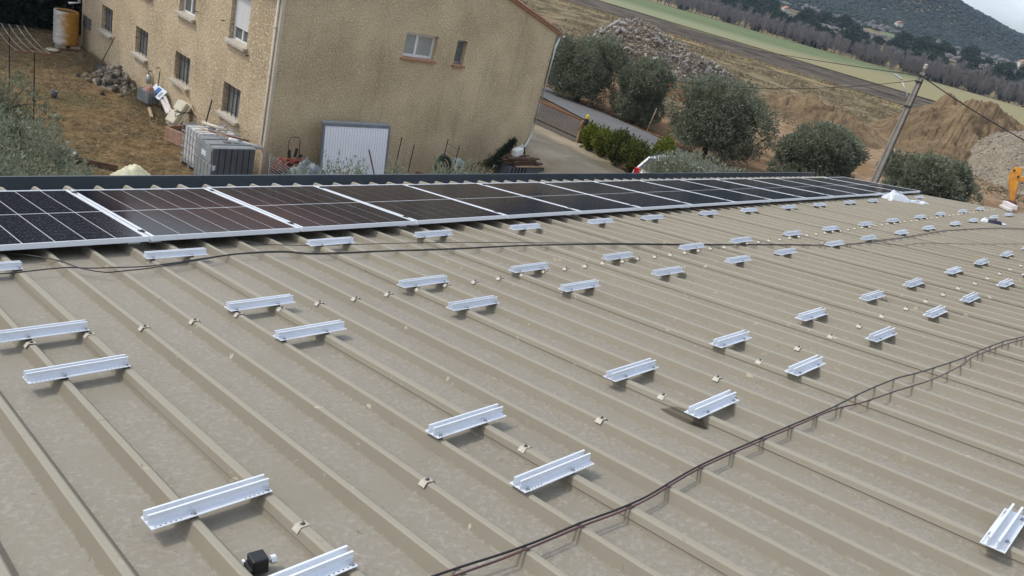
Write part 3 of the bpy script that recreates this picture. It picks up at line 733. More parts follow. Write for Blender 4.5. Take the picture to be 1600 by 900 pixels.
def gtop(x): return EZ + (min(x - HX0, HX1 - x)) * TAN
holesG = [(15.36, 16.62, -2.20, -1.44), (17.45, 17.88, -2.22, -1.44)]
def gable():
    hs = holesG
    return wall_panel('gable_wall', HX0, HX1, -6.6, gtop, hs + [], lambda x, z, d: (x, HY0 + d, z), .22, 'roughcast_render_shade_lift', house)
gable()
mb = MB(); mb.add([(HX1, HY0, -6.6), (HX1, HY1, -6.6), (HX1, HY1, EZ), (HX1, HY0, EZ)], [(0, 1, 2, 3)])
mb.add([(HX0, HY1, -6.6), (HX1, HY1, -6.6), (HX1, HY1, EZ), (RIDGE, HY1, RZ), (HX0, HY1, EZ)], [(0, 1, 2, 3, 4)])
P_(mb.build('rear_wall', 'roughcast_render'), house)
P_(MB().box((HX0 + .6, (HY0 + HY1) / 2, -3.5), (.05, HY1 - HY0 - .5, 5.4)).box(((HX0 + HX1) / 2, HY0 + .6, -3.5), (HX1 - HX0 - .6, .05, 5.4)).build('inner_wall', 'iron_dark'), house)
# lower facade windows: grey shutters behind bars; upper: white frames with roller shutters
for a, b in low:
    w = P_(MB().box((HX0 + .19, a + (b - a) * .26, -4.575), (.04, (b - a) * .47, .90)).box((HX0 + .19, a + (b - a) * .76, -4.575), (.04, (b - a) * .43, .90)).build('window', 'shutter_grey'), house)
    P_(MB().box((HX0 + .165, (a + b) / 2, -4.575), (.03, .07, .92)).build('frame_post', 'cage_steel'), w)
    for k in range(3):
        y = a + (b - a) * (k + 1) / 4
        P_(MB().tube([(HX0 + .07, y, -5.04), (HX0 + .07, y, -4.11)], .011, 6).build('bar', 'iron_dark'), w)
    for z in (-4.9, -4.3):
        P_(MB().tube([(HX0 + .085, a, z), (HX0 + .085, b, z)], .009, 6).build('bar', 'iron_dark'), w)
    P_(MB().prism([(HX0 - .13, -5.13), (HX0 + .2, -5.06), (HX0 + .2, -5.00), (HX0 - .13, -5.05)], 'y', a - .1, b + .1).build('sill', 'sill_stone'), w)
for n, (a, b) in enumerate(low):
    yb_ = (-2.45 if n == 0 else -2.83)
    fr = MB(); c = (a + b) / 2
    for y in (a + .03, c, b - .03): fr.box((HX0 + .17, y, -2.17), (.06, .07, 1.3))
    for z in (-2.79, -1.53): fr.box((HX0 + .172, c, z), (.06, b - a, .08))
    w = P_(fr.build('window_frame', 'white_pvc'), house)
    P_(MB().box((HX0 + .185, c, -2.17), (.012, b - a, 1.28)).build('pane', 'window_glass'), w)
    if n == 0:
        sl = MB()
        for k in range(20):
            z = -1.56 - k * .045
            sl.box((HX0 + .125, c, z), (.014, b - a - .03, .040))
        P_(sl.build('roller_shutter', 'white_pvc'), w)
    P_(MB().prism([(HX0 - .14, -2.93), (HX0 + .2, -2.85), (HX0 + .2, -2.79), (HX0 - .14, -2.85)], 'y', a - .12, b + .12).build('sill', 'sill_stone'), w)
# gable windows
a, b, c, d = holesG[0]
fr = MB(); zc = (c + d) / 2
for x in (a + .04, (a + b) / 2 - .08, b - .04): fr.box((x, HY0 + .18, zc), (.09, .05, d - c - .01))
for z in (c + .05, d - .04): fr.box(((a + b) / 2, HY0 + .182, z), (b - a - .01, .05, .09))
w = P_(fr.build('window_frame', 'white_pvc'), house)
for x0, x1 in ((a + .085, (a + b) / 2 - .125), ((a + b) / 2 - .035, b - .085)):
    P_(MB().box(((x0 + x1) / 2, HY0 + .19, zc), (x1 - x0, .012, d - c - .1)).build('pane', 'curtain'), w)
P_(MB().prism([(HY0 - .1, c - .06), (HY0 + .2, c - .0), (HY0 + .2, c + .02), (HY0 - .1, c - .02)], 'x', a - .08, b + .06).build('sill', 'sill_clay'), w)
a, b, c, d = holesG[1]
fr = MB(); zc = (c + d) / 2
for x in (a + .03, b - .03): fr.box((x, HY0 + .18, zc), (.06, .05, d - c - .01))
for z in (c + .04, d - .03): fr.box(((a + b) / 2, HY0 + .182, z), (b - a - .01, .05, .07))
w = P_(fr.build('window_frame', 'zinc'), house)
P_(MB().box(((a + b) / 2, HY0 + .19, zc), (b - a - .08, .012, d - c - .1)).build('pane', 'window_glass'), w)
P_(MB().prism([(HY0 - .1, c - .08), (HY0 + .2, c - .0), (HY0 + .2, c + .02), (HY0 - .1, c - .02)], 'x', a - .06, b + .04).build('sill', 'sill_clay'), w)
# roof: corrugated canal tiles as courses, with verge tiles along the gable
def tile_slope(name, side):
    nx, ny = 14, 190; mb = MB(); ys = np.linspace(HY0 - .12, HY1 + .12, ny)
    for i in range(nx + 1):
        t = i / nx; x = RIDGE + side * (RIDGE - HX0 + .28) * t; z0 = RZ + .10 - (RIDGE - HX0 + .28) * t * TAN
        for y in ys:
            mb.v.append((x, y, z0 + .045 * abs(math.sin((y - HY0) * math.pi / .21))))
    for i in range(nx):
        for j in range(ny - 1): a = i * ny + j; mb.f.append((a, a + 1, a + ny + 1, a + ny))
    P_(mb.build(name, 'roof_tile', smooth=True), house)
tile_slope('tile_slope', -1); tile_slope('tile_slope', 1)
tile_v = MB(); n = 8
for j in range(5):
    t = j / 4; rad = .085 + .02 * t
    for k in range(n + 1):
        g = math.pi * k / n; tile_v.v.append((.46 * t - .02, -rad * math.cos(g), rad * math.sin(g) * .8))
for j in range(4):
    for k in range(n): a = j * (n + 1) + k; tile_v.f.append((a, a + 1, a + n + 2, a + n + 1))
vt_me = tile_v.mesh('verge_tile', 'roof_tile', True)
ang = math.atan(TAN); nt_ = 14
for side in (-1, 1):
    for k in range(nt_):
        s = .42 * k; x = RIDGE + side * s * math.cos(ang); z = RZ + .085 - s * math.sin(ang)
        o = link('verge_tile', vt_me, None, (x, HY0 - .04, z), (0, ang if side > 0 else math.pi - ang, 0))
        if side < 0: o.rotation_euler = (0, ang, math.pi)
        P_(o, house)
mb = MB()
for s in (-1, 1):
    x1 = RIDGE + s * (RIDGE - HX0 + .25); z1 = RZ - (RIDGE - HX0 + .25) * TAN
    mb.add([(RIDGE, HY0 - .1, RZ + .07), (x1, HY0 - .1, z1 + .07), (x1, HY0 - .1, z1 + .0), (RIDGE, HY0 - .1, RZ)], [(0, 1, 2, 3)])
    mb.add([(RIDGE, HY0 - .1, RZ), (x1, HY0 - .1, z1), (x1, HY0 + .02, z1), (RIDGE, HY0 + .02, RZ)], [(0, 1, 2, 3)])
P_(mb.build('verge_board', 'sill_clay'), house)
# eaves gutters and downpipes
for x in (HX0 - .30, HX1 + .30):
    pr = [(x + .08 * math.cos(t), EZ - .03 + .07 * math.sin(t)) for t in [math.pi + math.pi * k / 8 for k in range(9)]]
    P_(MB().prism([(p[0], p[1]) for p in pr], 'y', HY0 - .1, HY1 + .1).build('eaves_gutter', 'white_pvc', smooth=False), house)
P_(MB().tube([(HX1 + .28, HY0 + .06, EZ - .08), (HX1 + .16, HY0 + .0, EZ - .28), (HX1 + .05, HY0 - .06, EZ - .42), (HX1 + .03, HY0 - .07, -2.6), (HX1 + .0, HY0 - .07, -4.45), (HX1 - .14, HY0 - .08, -4.78), (HX1 - .22, HY0 - .09, -4.93), (HX1 - .36, HY0 - .1, -4.95), (HX1 - .40, HY0 - .1, -4.84)], .04, 10).build('downpipe', 'white_pvc', smooth=True), house)
P_(MB().tube([(HX0 - .08, HY0 + .1, EZ), (HX0 - .08, HY0 + .1, -5.16), (HX0 - .10, HY0 + .06, -5.22), (HX0 - .16, HY0 + .0, -5.22)], .045, 10).build('downpipe', 'beige_pipe', smooth=True), house)
P_(MB().tube([(HX0 - .12, HY0 - .02, -5.22), (HX0 - .6, HY0 - .10, -5.10), (HX0 - 1.15, HY0 - .15, -4.96)], .055, 10).build('overflow_pipe', 'white_pvc', smooth=True), house)
for z in (-4.4, -3.2, -1.9):
    P_(MB().lathe([(.055, 0), (.06, .01), (.06, .04), (.055, .05)], 10, (HX0 - .08, HY0 + .1, z)).build('pipe_collar', 'beige_pipe'), house)
P_(MB().box((HX0 - .012, HY0 - .012, -3.7), (.09, .09, 6.1)).build('corner_bead', 'beige_pipe'), house)
P_(MB().tube([(HX0 - .1, HY1 + .02, EZ), (HX0 - .1, HY1 + .02, -4.55), (HX0 - .5, HY1 + .0, -4.62)], .05, 8).build('downpipe', 'white_pvc', smooth=True), house)
for y in (34.95, 34.5):
    P_(MB().box((HX0 - .03, y, -5.15), (.06, .32, .42)).build('vent_box', 'shutter_grey'), house)
for y, z in ((29.55, -4.45), (27.55, -5.0), (23.2, -2.4), (21.5, -3.0), (25.0, -2.55)):
    P_(MB().tube([(HX0, y, z), (HX0 - .12, y, z), (HX0 - .13, y - .12, z)], .012, 6).build('wall_hook', 'iron_dark'), house)

# ---------------------------------------------------------------- foliage builders
def leaf_cards(cent, outw, n_len, n_wid, rng, droop=.15, upb=.35):
    """elongated diamond leaves, one quad each"""
    n = len(cent)
    d = outw * .8 + rng.normal(0, .6, (n, 3)); d[:, 2] += upb; d /= np.linalg.norm(d, axis=1)[:, None]
    s = np.cross(d, rng.normal(0, 1, (n, 3))); s /= np.linalg.norm(s, axis=1)[:, None] + 1e-9
    L = n_len * rng.uniform(.6, 1.3, n)[:, None]; Wd = n_wid * rng.uniform(.7, 1.25, n)[:, None]
    a = cent; b = cent + d * L * .5 + s * Wd; c = cent + d * L; e = cent + d * L * .5 - s * Wd
    V = np.stack([a, b, c, e], 1).reshape(-1, 3); F = np.arange(4 * n).reshape(-1, 4)
    return V, F
def crown_points(lobes, n, rng, shell=.55, noise_s=.9, gap=.36):
    """points through ellipsoid lobes, denser to the outside, with gaps"""
    vol = np.array([l[3] * l[4] * l[5] for l in lobes]) ** .75; cnt = np.maximum(1, (vol / vol.sum() * n * 1.8).astype(int)); C = []; O = []
    for (cx, cy, cz, rx, ry, rz), k in zip(lobes, cnt):
        d = rng.normal(0, 1, (k, 3)); d /= np.linalg.norm(d, axis=1)[:, None]
        q = (shell + (1.06 - shell) * rng.random(k) ** .8)[:, None]
        lump = 1 + .20 * (fbm2(d[:, 0] * 3 + cx * 7, d[:, 1] * 3 + d[:, 2] * 4 + cz * 5, 1.4, 17, 3)[:, None] - .45) * 2
        C.append(np.array([cx, cy, cz]) + d * q * lump * np.array([rx, ry, rz])); O.append(d)
    C = np.concatenate(C); O = np.concatenate(O)
    g = fbm2(C[:, 0] * 1.3 + C[:, 2] * .8, C[:, 1] * 1.3 - C[:, 2] * .9, noise_s, 5, 3)
    keep = g > gap; C = C[keep]; O = O[keep]
    if len(C) > n: i = rng.permutation(len(C))[:n]; C = C[i]; O = O[i]
    return C, O
def tree(name, label, cat, base, lobes, n, leaf, mat, trunk_r=.13, group=None, seed=1, shell=.5, gap=.36, limbs=None, spray=0, upb=.35):
    rng = np.random.default_rng(seed); t = thing(name, label, cat, base, group=group)
    C, O = crown_points(lobes, n, rng, shell, gap=gap); V, F = leaf_cards(C, O, leaf[0], leaf[1], rng, upb=upb)
    if spray:      # upright shoots standing out of the crown, leafy to the tip
        SC_, SO = [], []
        for _ in range(spray):
            l = lobes[rng.integers(len(lobes))]; d = rng.normal(0, 1, 3); d[2] = abs(d[2]) + .5; d /= np.linalg.norm(d)
            p = np.array(l[:3]) + d * np.array(l[3:]) * .9; dr = d * .5 + np.array([0, 0, .8]) + rng.normal(0, .18, 3); dr /= np.linalg.norm(dr)
            L = rng.uniform(.25, .6) * max(.6, l[5] * .6); k = int(L / leaf[0] * 7)
            tt = rng.random(k)[:, None]; SC_.append(p + dr * tt * L); SO.append(np.repeat(dr[None], k, 0) + rng.normal(0, .3, (k, 3)))
        SC_ = np.concatenate(SC_); SO = np.concatenate(SO); V2, F2 = leaf_cards(SC_, SO, leaf[0] * .9, leaf[1] * .9, rng)
        F = np.concatenate([F, F2 + len(V)]); V = np.concatenate([V, V2])
    link('crown', np_mesh('crown', V, F, mat), t)
    mb = MB(); top = lobes[0]
    fork = Vector((rng.uniform(-.1, .1), rng.uniform(-.1, .1), max(.3, (top[2] - top[5]) * .8 + .25)))
    mb.tube([(0, 0, -.15), fork * .5 + Vector((.05, .03, 0)), fork], [trunk_r * 1.25, trunk_r, trunk_r * .85], 8)
    for l in lobes:
        e = Vector(l[:3]); mid = fork.lerp(e, .5) + Vector((0, 0, .12 * (e - fork).length)); tip = e + Vector((0, 0, l[5] * .55))
        mb.tube([fork - Vector((0, 0, .08)), mid, e, tip], [trunk_r * .6, trunk_r * .42, trunk_r * .25, trunk_r * .08], 6)
        for q in range(5):
            d = Vector(rng.normal(0, 1, 3)); d.normalize(); tp = e + Vector((d.x * l[3], d.y * l[4], d.z * l[5])) * .85
            mb.tube([mid.lerp(e, .6), e.lerp(tp, .5), tp], [trunk_r * .22, trunk_r * .14, trunk_r * .05], 5)
    mb.build('trunk', 'bark', t, smooth=True)
    return t
def lobes_round(w, h, zc, n, seed, spread=.5):
    rng = np.random.default_rng(seed); L = [(0, 0, zc, w * .33, w * .33, h * .36)]
    for k in range(2 * n):
        a = 2.4 * k + rng.uniform(-.3, .3); rr_ = w * spread * rng.uniform(.35, .74); q = rng.uniform(.13, .2)
        L.append((math.cos(a) * rr_, math.sin(a) * rr_, zc + rng.uniform(-.30, .30) * h * (1.25 - rr_ / (w * spread)), w * q, w * q, h * rng.uniform(.13, .2)))
    return L
def ray_pos(azd, D): return D * math.cos(R(azd)), .263 + D * math.sin(R(azd))

# olives along the road and beyond the hangar's end
OL = [('dense grey green olive tree nearest the house corner and gate', 39.2, 47, 4.6, 4.2, 2.35, 9, 5),
      ('round olive tree above the leaf litter between two bigger olives by the road', 34.9, 45.5, 3.5, 3.9, 2.1, 7, 6),
      ('broad olive tree by the bare dirt, largest of those along the road', 29.3, 40.5, 4.7, 4.5, 2.35, 9, 7),
      ('loose olive tree with open lower branches behind the far roof corner', 22.0, 38.0, 4.3, 3.2, 2.35, 8, 8),
      ('dark olive tree beside the excavator arm past the roof verge', 14.9, 36.0, 3.9, 3.3, 2.5, 9, 9)]
for lab, azd, D, w, h, zc, nl, sd_ in OL:
    x, y = ray_pos(azd, D); b = gzf(x, y)
    lob = lobes_round(w, h, zc, nl, sd_)
    rq = np.random.default_rng(sd_)
    for q in range(6): a_ = q * 1.05 + rq.uniform(-.3, .3); lob.append((math.cos(a_) * w * .26, math.sin(a_) * w * .26, zc * .42 + rq.uniform(-.1, .25), w * .19, w * .19, zc * .30))
    if sd_ == 5: lob += [(-1.2, 1.8, 2.2, 1.5, 1.6, 1.5), (.4, -1.2, 2.6, 1.2, 1.2, 1.0)]
    if sd_ == 7: lob += [(.6, -1.3, 1.9, 1.4, 1.5, 1.45), (-.4, 1.2, 2.3, 1.3, 1.4, 1.3)]
    tree('olive_tree', lab, 'tree', (x, y, b), lob, 40000, (.16, .028), 'olive_leaf', .15, 'olive trees along the road', sd_, .72, .30, spray=70)
# pale olive by the car
x, y = 22.3, 12.7; tree('olive_tree', 'pale green olive bush in front of the parked white car', 'tree', (x, y, gzf(x, y)), [(0, 0, 1.4, 1.1, 1.1, .85), (.4, -1.0, 1.35, 1.0, 1.0, .8), (-.2, .95, 1.15, .8, .85, .65), (.5, -1.9, 1.2, .8, .9, .7), (0, .3, .7, 1.1, 1.4, .6), (-.1, 1.0, 1.45, .55, .6, .55)], 22000, (.12, .018), 'olive_leaf_pale', .08, 'olives beside the hangar', 21, .5, .3, spray=70)
# olives in the yard at the left
for lab, x, y, zt, w, n, sd_ in (('shaggy grey olive tree by the clothes line posts', 4.35, 19.2, -3.45, 1.65, 15000, 31), ('feathery silver olive tree standing beside the yard close to the gutter', 3.55, 15.2, -3.15, 1.9, 17000, 32), ('low silver olive bush right behind the gutter', 2.75, 12.6, -2.95, 1.7, 15000, 33)):
    b = gzf(x, y); H = zt - b
    tree('olive_tree', lab, 'tree', (x, y, b), [(0, 0, H - .95, w * .55, w * .55, .85), (.35, .3, H - .75, w * .4, w * .4, .6), (.5, -.35, H - 1.2, w * .42, w * .42, .7), (-.5, .1, H - .8, w * .45, w * .45, .7), (.1, .2, H - 1.7, w * .5, w * .5, .7)], n, (.10, .0125), 'olive_leaf_pale' if sd_ > 31 else 'olive_leaf', .09, 'olives beside the hangar', sd_, .4, .34, spray=90)
for i, (x, y, zt, w) in enumerate(((7.35, 12.0, -2.86, .55), (8.35, 12.1, -2.80, .62), (9.5, 12.0, -2.84, .42), (10.75, 12.0, -2.84, .45), (11.5, 12.0, -2.72, .62), (3.75, 12.0, -2.86, .35))):
    b = gzf(x, y); H = zt - b
    labs = ['young olive with sparse shoots before the red hose and grey tarp', 'young olive with upright shoots before the white garage door', 'small olive tip between garage door and bare rods', 'small olive tip before the green hose coils', 'young olive before the wall beside the wood pile', 'young olive shoot beside the black tub behind the gutter']
    tree('olive_sapling', labs[i], 'tree', (x, y, b), [(0, 0, H - .45, w * .7, w * .6, .38), (w * .5, .1, H - .6, w * .5, w * .5, .35), (-w * .5, -.1, H - .65, w * .5, w * .5, .35)], 1500, (.085, .010), 'olive_leaf_pale', .03, 'young olives behind the gutter', 41 + i, .3, .3, spray=16)
# yellow green shrubs by the drive
for i, (x, y, w, h) in enumerate(((25.8, 20.15, .8, .95), (25.7, 19.4, .95, 1.0), (25.3, 18.3, 1.15, 1.3), (25.2, 17.35, 1.3, 1.2), (26.5, 16.9, 1.0, 1.5), (25.2, 16.4, 1.1, .95))):
    labs = ['bright yellow green shrub beside the gate post', 'round yellow green shrub second from the gate post', 'tall dark green shrub with yellow tips along the drive', 'dense green shrub at the drive edge before the car', 'golden shrub behind the others at the road side', 'dark leafy shrub right behind the white car']
    tree('shrub', labs[i], 'shrub', (x, y, gzf(x, y)), [(0, 0, h * .55, w * .5, w * .5, h * .5), (w * .25, .1, h * .75, w * .35, w * .35, h * .35), (-w * .25, -.15, h * .6, w * .35, w * .35, h * .4)], 5200, (.085, .026), 'shrub_leaf' if i in (0, 1, 4) else 'shrub_leaf_dark', .03, 'shrubs along the drive', 60 + i, .6, .4, spray=14)
# scrub behind the house corner
for i, (azd, D, w, h, mt, lab) in enumerate(((43.6, 60, 5.0, 3.6, 'olive_leaf_pale', 'grey scrub bush behind the roof verge of the house'), (41.9, 57, 3.6, 2.7, 'olive_leaf', 'green scrub bush behind the house eaves end'), (40.6, 62, 3.4, 2.2, 'olive_leaf_pale', 'pale scrub bush beside the red earth bank'), (45.5, 66, 5, 4, 'olive_leaf', 'dark scrub tree far behind the house roof'))):
    x, y = ray_pos(azd, D); tree('scrub_bush', lab, 'bush', (x, y, gzf(x, y)), lobes_round(w, h, h * .5, 6, 70 + i), 7000, (.22, .04), mt, .1, 'scrub behind the house', 70 + i, .5, .32)

# hedge of dark conifers at the back of the yard
for i in range(10):
    x = 3.2 + i * 1.02; y = 38.6 + .25 * math.sin(i * 2.1); h = 10.5 + 1.2 * math.sin(i * 1.7)
    tree('hedge_conifer', 'dark conifer in the dense hedge at the back of the yard', 'hedge', (x, y, gzf(x, y)), [(0, 0, h * .3, 1.15, .95, h * .34), (.1, 0, h * .62, .9, .8, h * .36), (-.1, -.1, h * .12, 1.2, .95, h * .18)], 9000, (.30, .06), 'hedge_leaf', .12, 'conifers in the back hedge', 80 + i, .55, .2, upb=.1)

# dry grass in the yard and leaf litter on the verge
def blades(name, label, cat, n, sampler, L, Wd, mat, seed, flat=.5):
    rng = np.random.default_rng(seed); x, y = sampler(rng, n); z = rough_ground(x, y) - .004
    c = np.stack([x, y, z], 1); d = rng.normal(0, 1, (len(x), 3)); d[:, 2] = np.abs(d[:, 2]) * (1 - flat) + .05; d /= np.linalg.norm(d, axis=1)[:, None]
    s = np.cross(d, rng.normal(0, 1, d.shape)); s /= np.linalg.norm(s, axis=1)[:, None]
    l = L * rng.uniform(.5, 1.4, len(x))[:, None]; V = np.stack([c + s * Wd, c - s * Wd, c + d * l], 1).reshape(-1, 3); F = np.arange(len(V)).reshape(-1, 3)
    o = link(name, np_mesh(name, V, F, mat)); o['kind'] = 'stuff'; tag(o, label, cat); return o
def yard_s(rng, n):
    x = rng.uniform(2.0, 11.0, n); y = 14 + 24 * rng.random(n) ** .9; g = fbm2(x, y, .7, 33, 3); k = rng.random(n) < np.clip((g - .25) * 2.2, .1, 1); return x[k], y[k]
blades('dry_grass', 'short trampled brown dry grass covering the yard', 'grass', 70000, yard_s, .15, .011, 'dry_grass_blade', 5, .72)
def litter_s(rng, n):
    y = rng.uniform(12, 34, n); x = 34.9 + .22 * (y - 21.5) + np.abs(rng.normal(0, .8, n)); return x, y
blades('leaf_litter', 'reddish brown fallen leaves along the far road edge', 'leaves', 9000, litter_s, .12, .05, 'dead_leaf', 6, .9)
def meadow_s(rng, n):
    x = rng.uniform(60, 119, n); y = rng.uniform(8, 110, n); g = fbm2(x, y, .14, 35, 4); k = (g > .5) | (x > 112); return x[k], y[k]
blades('rough_grass', 'rough tufted brown grass on the slope below the ploughed strip', 'grass', 60000, meadow_s, .5, .06, 'dry_grass_blade', 7, .45)

# ---------------------------------------------------------------- yard things at the left
G = -6.25
def stone_mesh(seed, mat, sub=1):
    rng = np.random.default_rng(seed); t = (1 + 5 ** .5) / 2
    V = np.array([(-1, t, 0), (1, t, 0), (-1, -t, 0), (1, -t, 0), (0, -1, t), (0, 1, t), (0, -1, -t), (0, 1, -t), (t, 0, -1), (t, 0, 1), (-t, 0, -1), (-t, 0, 1)], float)
    F = [(0, 11, 5), (0, 5, 1), (0, 1, 7), (0, 7, 10), (0, 10, 11), (1, 5, 9), (5, 11, 4), (11, 10, 2), (10, 7, 6), (7, 1, 8), (3, 9, 4), (3, 4, 2), (3, 2, 6), (3, 6, 8), (3, 8, 9), (4, 9, 5), (2, 4, 11), (6, 2, 10), (8, 6, 7), (9, 8, 1)]
    V /= np.linalg.norm(V[0]); V *= rng.uniform(.62, 1.2, (12, 1)); V *= np.array([1, .78, .5])
    return np_mesh('stone', V, np.array(F), mat)
ST_ME = [stone_mesh(100 + i, 'stone') for i in range(6)]
pile = thing('stone_pile', 'heap of loose field stones against the rendered wall', 'stone pile', (10.4, 29.6, G))
rs = np.random.default_rng(4)
for k in range(130):
    t = rs.random(); yy = rs.normal(0, .62); xx = rs.normal(0, .32); hmax = max(.05, .72 * math.exp(-(yy / .75) ** 2 - (xx / .5) ** 2)); zz = hmax * rs.random() ** .45
    s = rs.uniform(.09, .21); o = link('stone', ST_ME[k % 6], pile, (xx, yy, zz + .02), tuple(rs.uniform(0, 6, 3))); o.scale = (s, s, s)
X, Y = np.meshgrid(np.linspace(-.75, .72, 14), np.linspace(-1.5, 1.5, 16), indexing='ij')
link('rubble_core', grid_mesh('rubble_core', X, Y, .6 * np.exp(-(Y / .75) ** 2 - (X / .5) ** 2) * (.7 + .6 * fbm2(X, Y, 3., 3)) - .1, 'stone', False), pile)

sh = thing('shovel', 'blue bladed shovel with long handle leaning on the wall', 'shovel', (10.42, 31.2, G + .02))
MB().tube([(.06, .02, .25), (.66, .4, 1.28)], .016, 8).build('handle', 'wood_old', sh, smooth=True)
mb = MB(); mb.add([(-.04, -.12, .0), (.02, .13, .0), (.10, .11, .34), (.05, -.10, .34)], [(0, 1, 2, 3)]); mb.add([(-.025, -.12, .02), (.035, .13, .02), (.115, .11, .35), (.065, -.10, .35)], [(0, 1, 2, 3)])
mb.build('blade', 'blue_paint', sh)

wt = thing('water_tank', 'big round yellow stained plastic tank on blocks by the house corner', 'tank', (10.42, 34.9, G + .14))
mb = MB(); pf = [(.43, 0)]
for k in range(6): z = .06 + k * .2; pf += [(.435, z), (.443, z + .05), (.443, z + .12), (.435, z + .17)]
pf += [(.44, 1.26), (.425, 1.29), (.41, 1.24)]
mb.lathe([(r, z) for r, z in pf], 28).build('body', 'stained_tank', wt, smooth=True)
MB().lathe([(.41, 1.235), (.40, 1.245), (.02, 1.25)], 24).build('rusty_lid', 'wood_old', wt)
for xx, yy in ((-.25, -.25), (.25, -.28), (0, .2)): MB().box((xx, yy, -.09), (.35, .22, .175)).build('block', 'concrete', wt)
MB().box((.1, -.52, -.09), (.9, .12, .05)).build('plank', 'wood_old', wt)
tag(MB().lathe([(.20, 0), (.23, .03), (.22, .06), (.16, .075), (.02, .08)], 18, (9.72, 34.1, G)).build('round_lid', 'enamel_cream', smooth=True), 'pale round lid lying on the dirt in front of the stained tank', 'lid')
bk = thing('bucket', 'small dark bucket standing alone on the dry grass', 'bucket', (7.92, 27.55, G)); bk.scale = (.62, .62, .72)
MB().lathe([(.12, 0), (.17, .3), (.155, .3), (.11, .03)], 16).build('pail', 'tank_grey', bk, smooth=True)
MB().tube([(.16 * math.cos(t), 0, .29 + .1 * math.sin(t)) for t in [math.pi * k / 8 for k in range(9)]], .006, 5).build('handle', 'zinc', bk)

# clothes line: two T posts and strung wires
ln = thing('clothes_line', 'rusty T post clothes line with strung wires across the yard', 'clothes line', (6.72, 25.2, G))
dr = Vector((.22, 3.4, 0))
for k, off in enumerate((Vector((0, 0, 0)), dr)):
    MB().tube([off + Vector((0, 0, -.1)), off + Vector((0, 0, 1.92))], .017, 8).build('post', 'iron_dark', ln)
    MB().bar(off + Vector((-.46, .05, 1.9)), off + Vector((.42, -.02, 1.9)), .03).build('crossbar', 'iron_rust' if k == 0 else 'iron_dark', ln)
for q in (-.43, -.22, -.02, .2, .39):
    a = Vector((q, 0, 1.93)); b = a + dr
    MB().tube([a.lerp(b, t) - Vector((0, 0, .10 * 4 * t * (1 - t))) for t in [i / 8 for i in range(9)]], .005, 4).build('wire', 'cage_steel', ln)

# tarp tent, black tub and planks by the hangar
X, Y = np.meshgrid(np.linspace(-.75, .75, 26), np.linspace(-.6, .6, 20), indexing='ij')
prof_ = np.interp(X, [-.75, -.3, -.05, .2, .32, .75], [0, .52, .60, .56, .42, 0]); Z = prof_ * (1 - .75 * (np.abs(Y) / .6) ** 1.6) * (1 + .5 * (fbm2(X, Y, 4.2, 8) - .5)) + .02 - .10 * np.abs(np.sin(X * 9 + Y * 4)) * (prof_ > .05)
ty = thing('tarp_heap', 'heap covered with a pale yellow tarpaulin behind the gutter', 'tarp', (7.72, 20.2, G - .08)); ty.scale = (.85, .85, .85); link('tarp_sheet', grid_mesh('tarp_sheet', X, Y, Z, 'yellow_tarp', False), ty)
MB().box((.1, .1, .12), (.9, .7, .24)).build('covered_load', 'wood_old', ty)
tub = thing('black_tub', 'black plastic tub in the grass next to the silver olive', 'tub', (6.5, 21.55, G)); MB().lathe([(.22, 0), (.28, .26), (.26, .26), (.20, .04)], 18).build('shell', 'black_plastic', tub, smooth=True)
fn = thing('low_board', 'low dark weathered boards lying on the ground near the tarpaulin', 'boards', (7.0, 21.0, G))
MB().bar((-.35, .45, .09), (.5, -.2, .09), .03, .18).build('board', 'wood_old', fn)

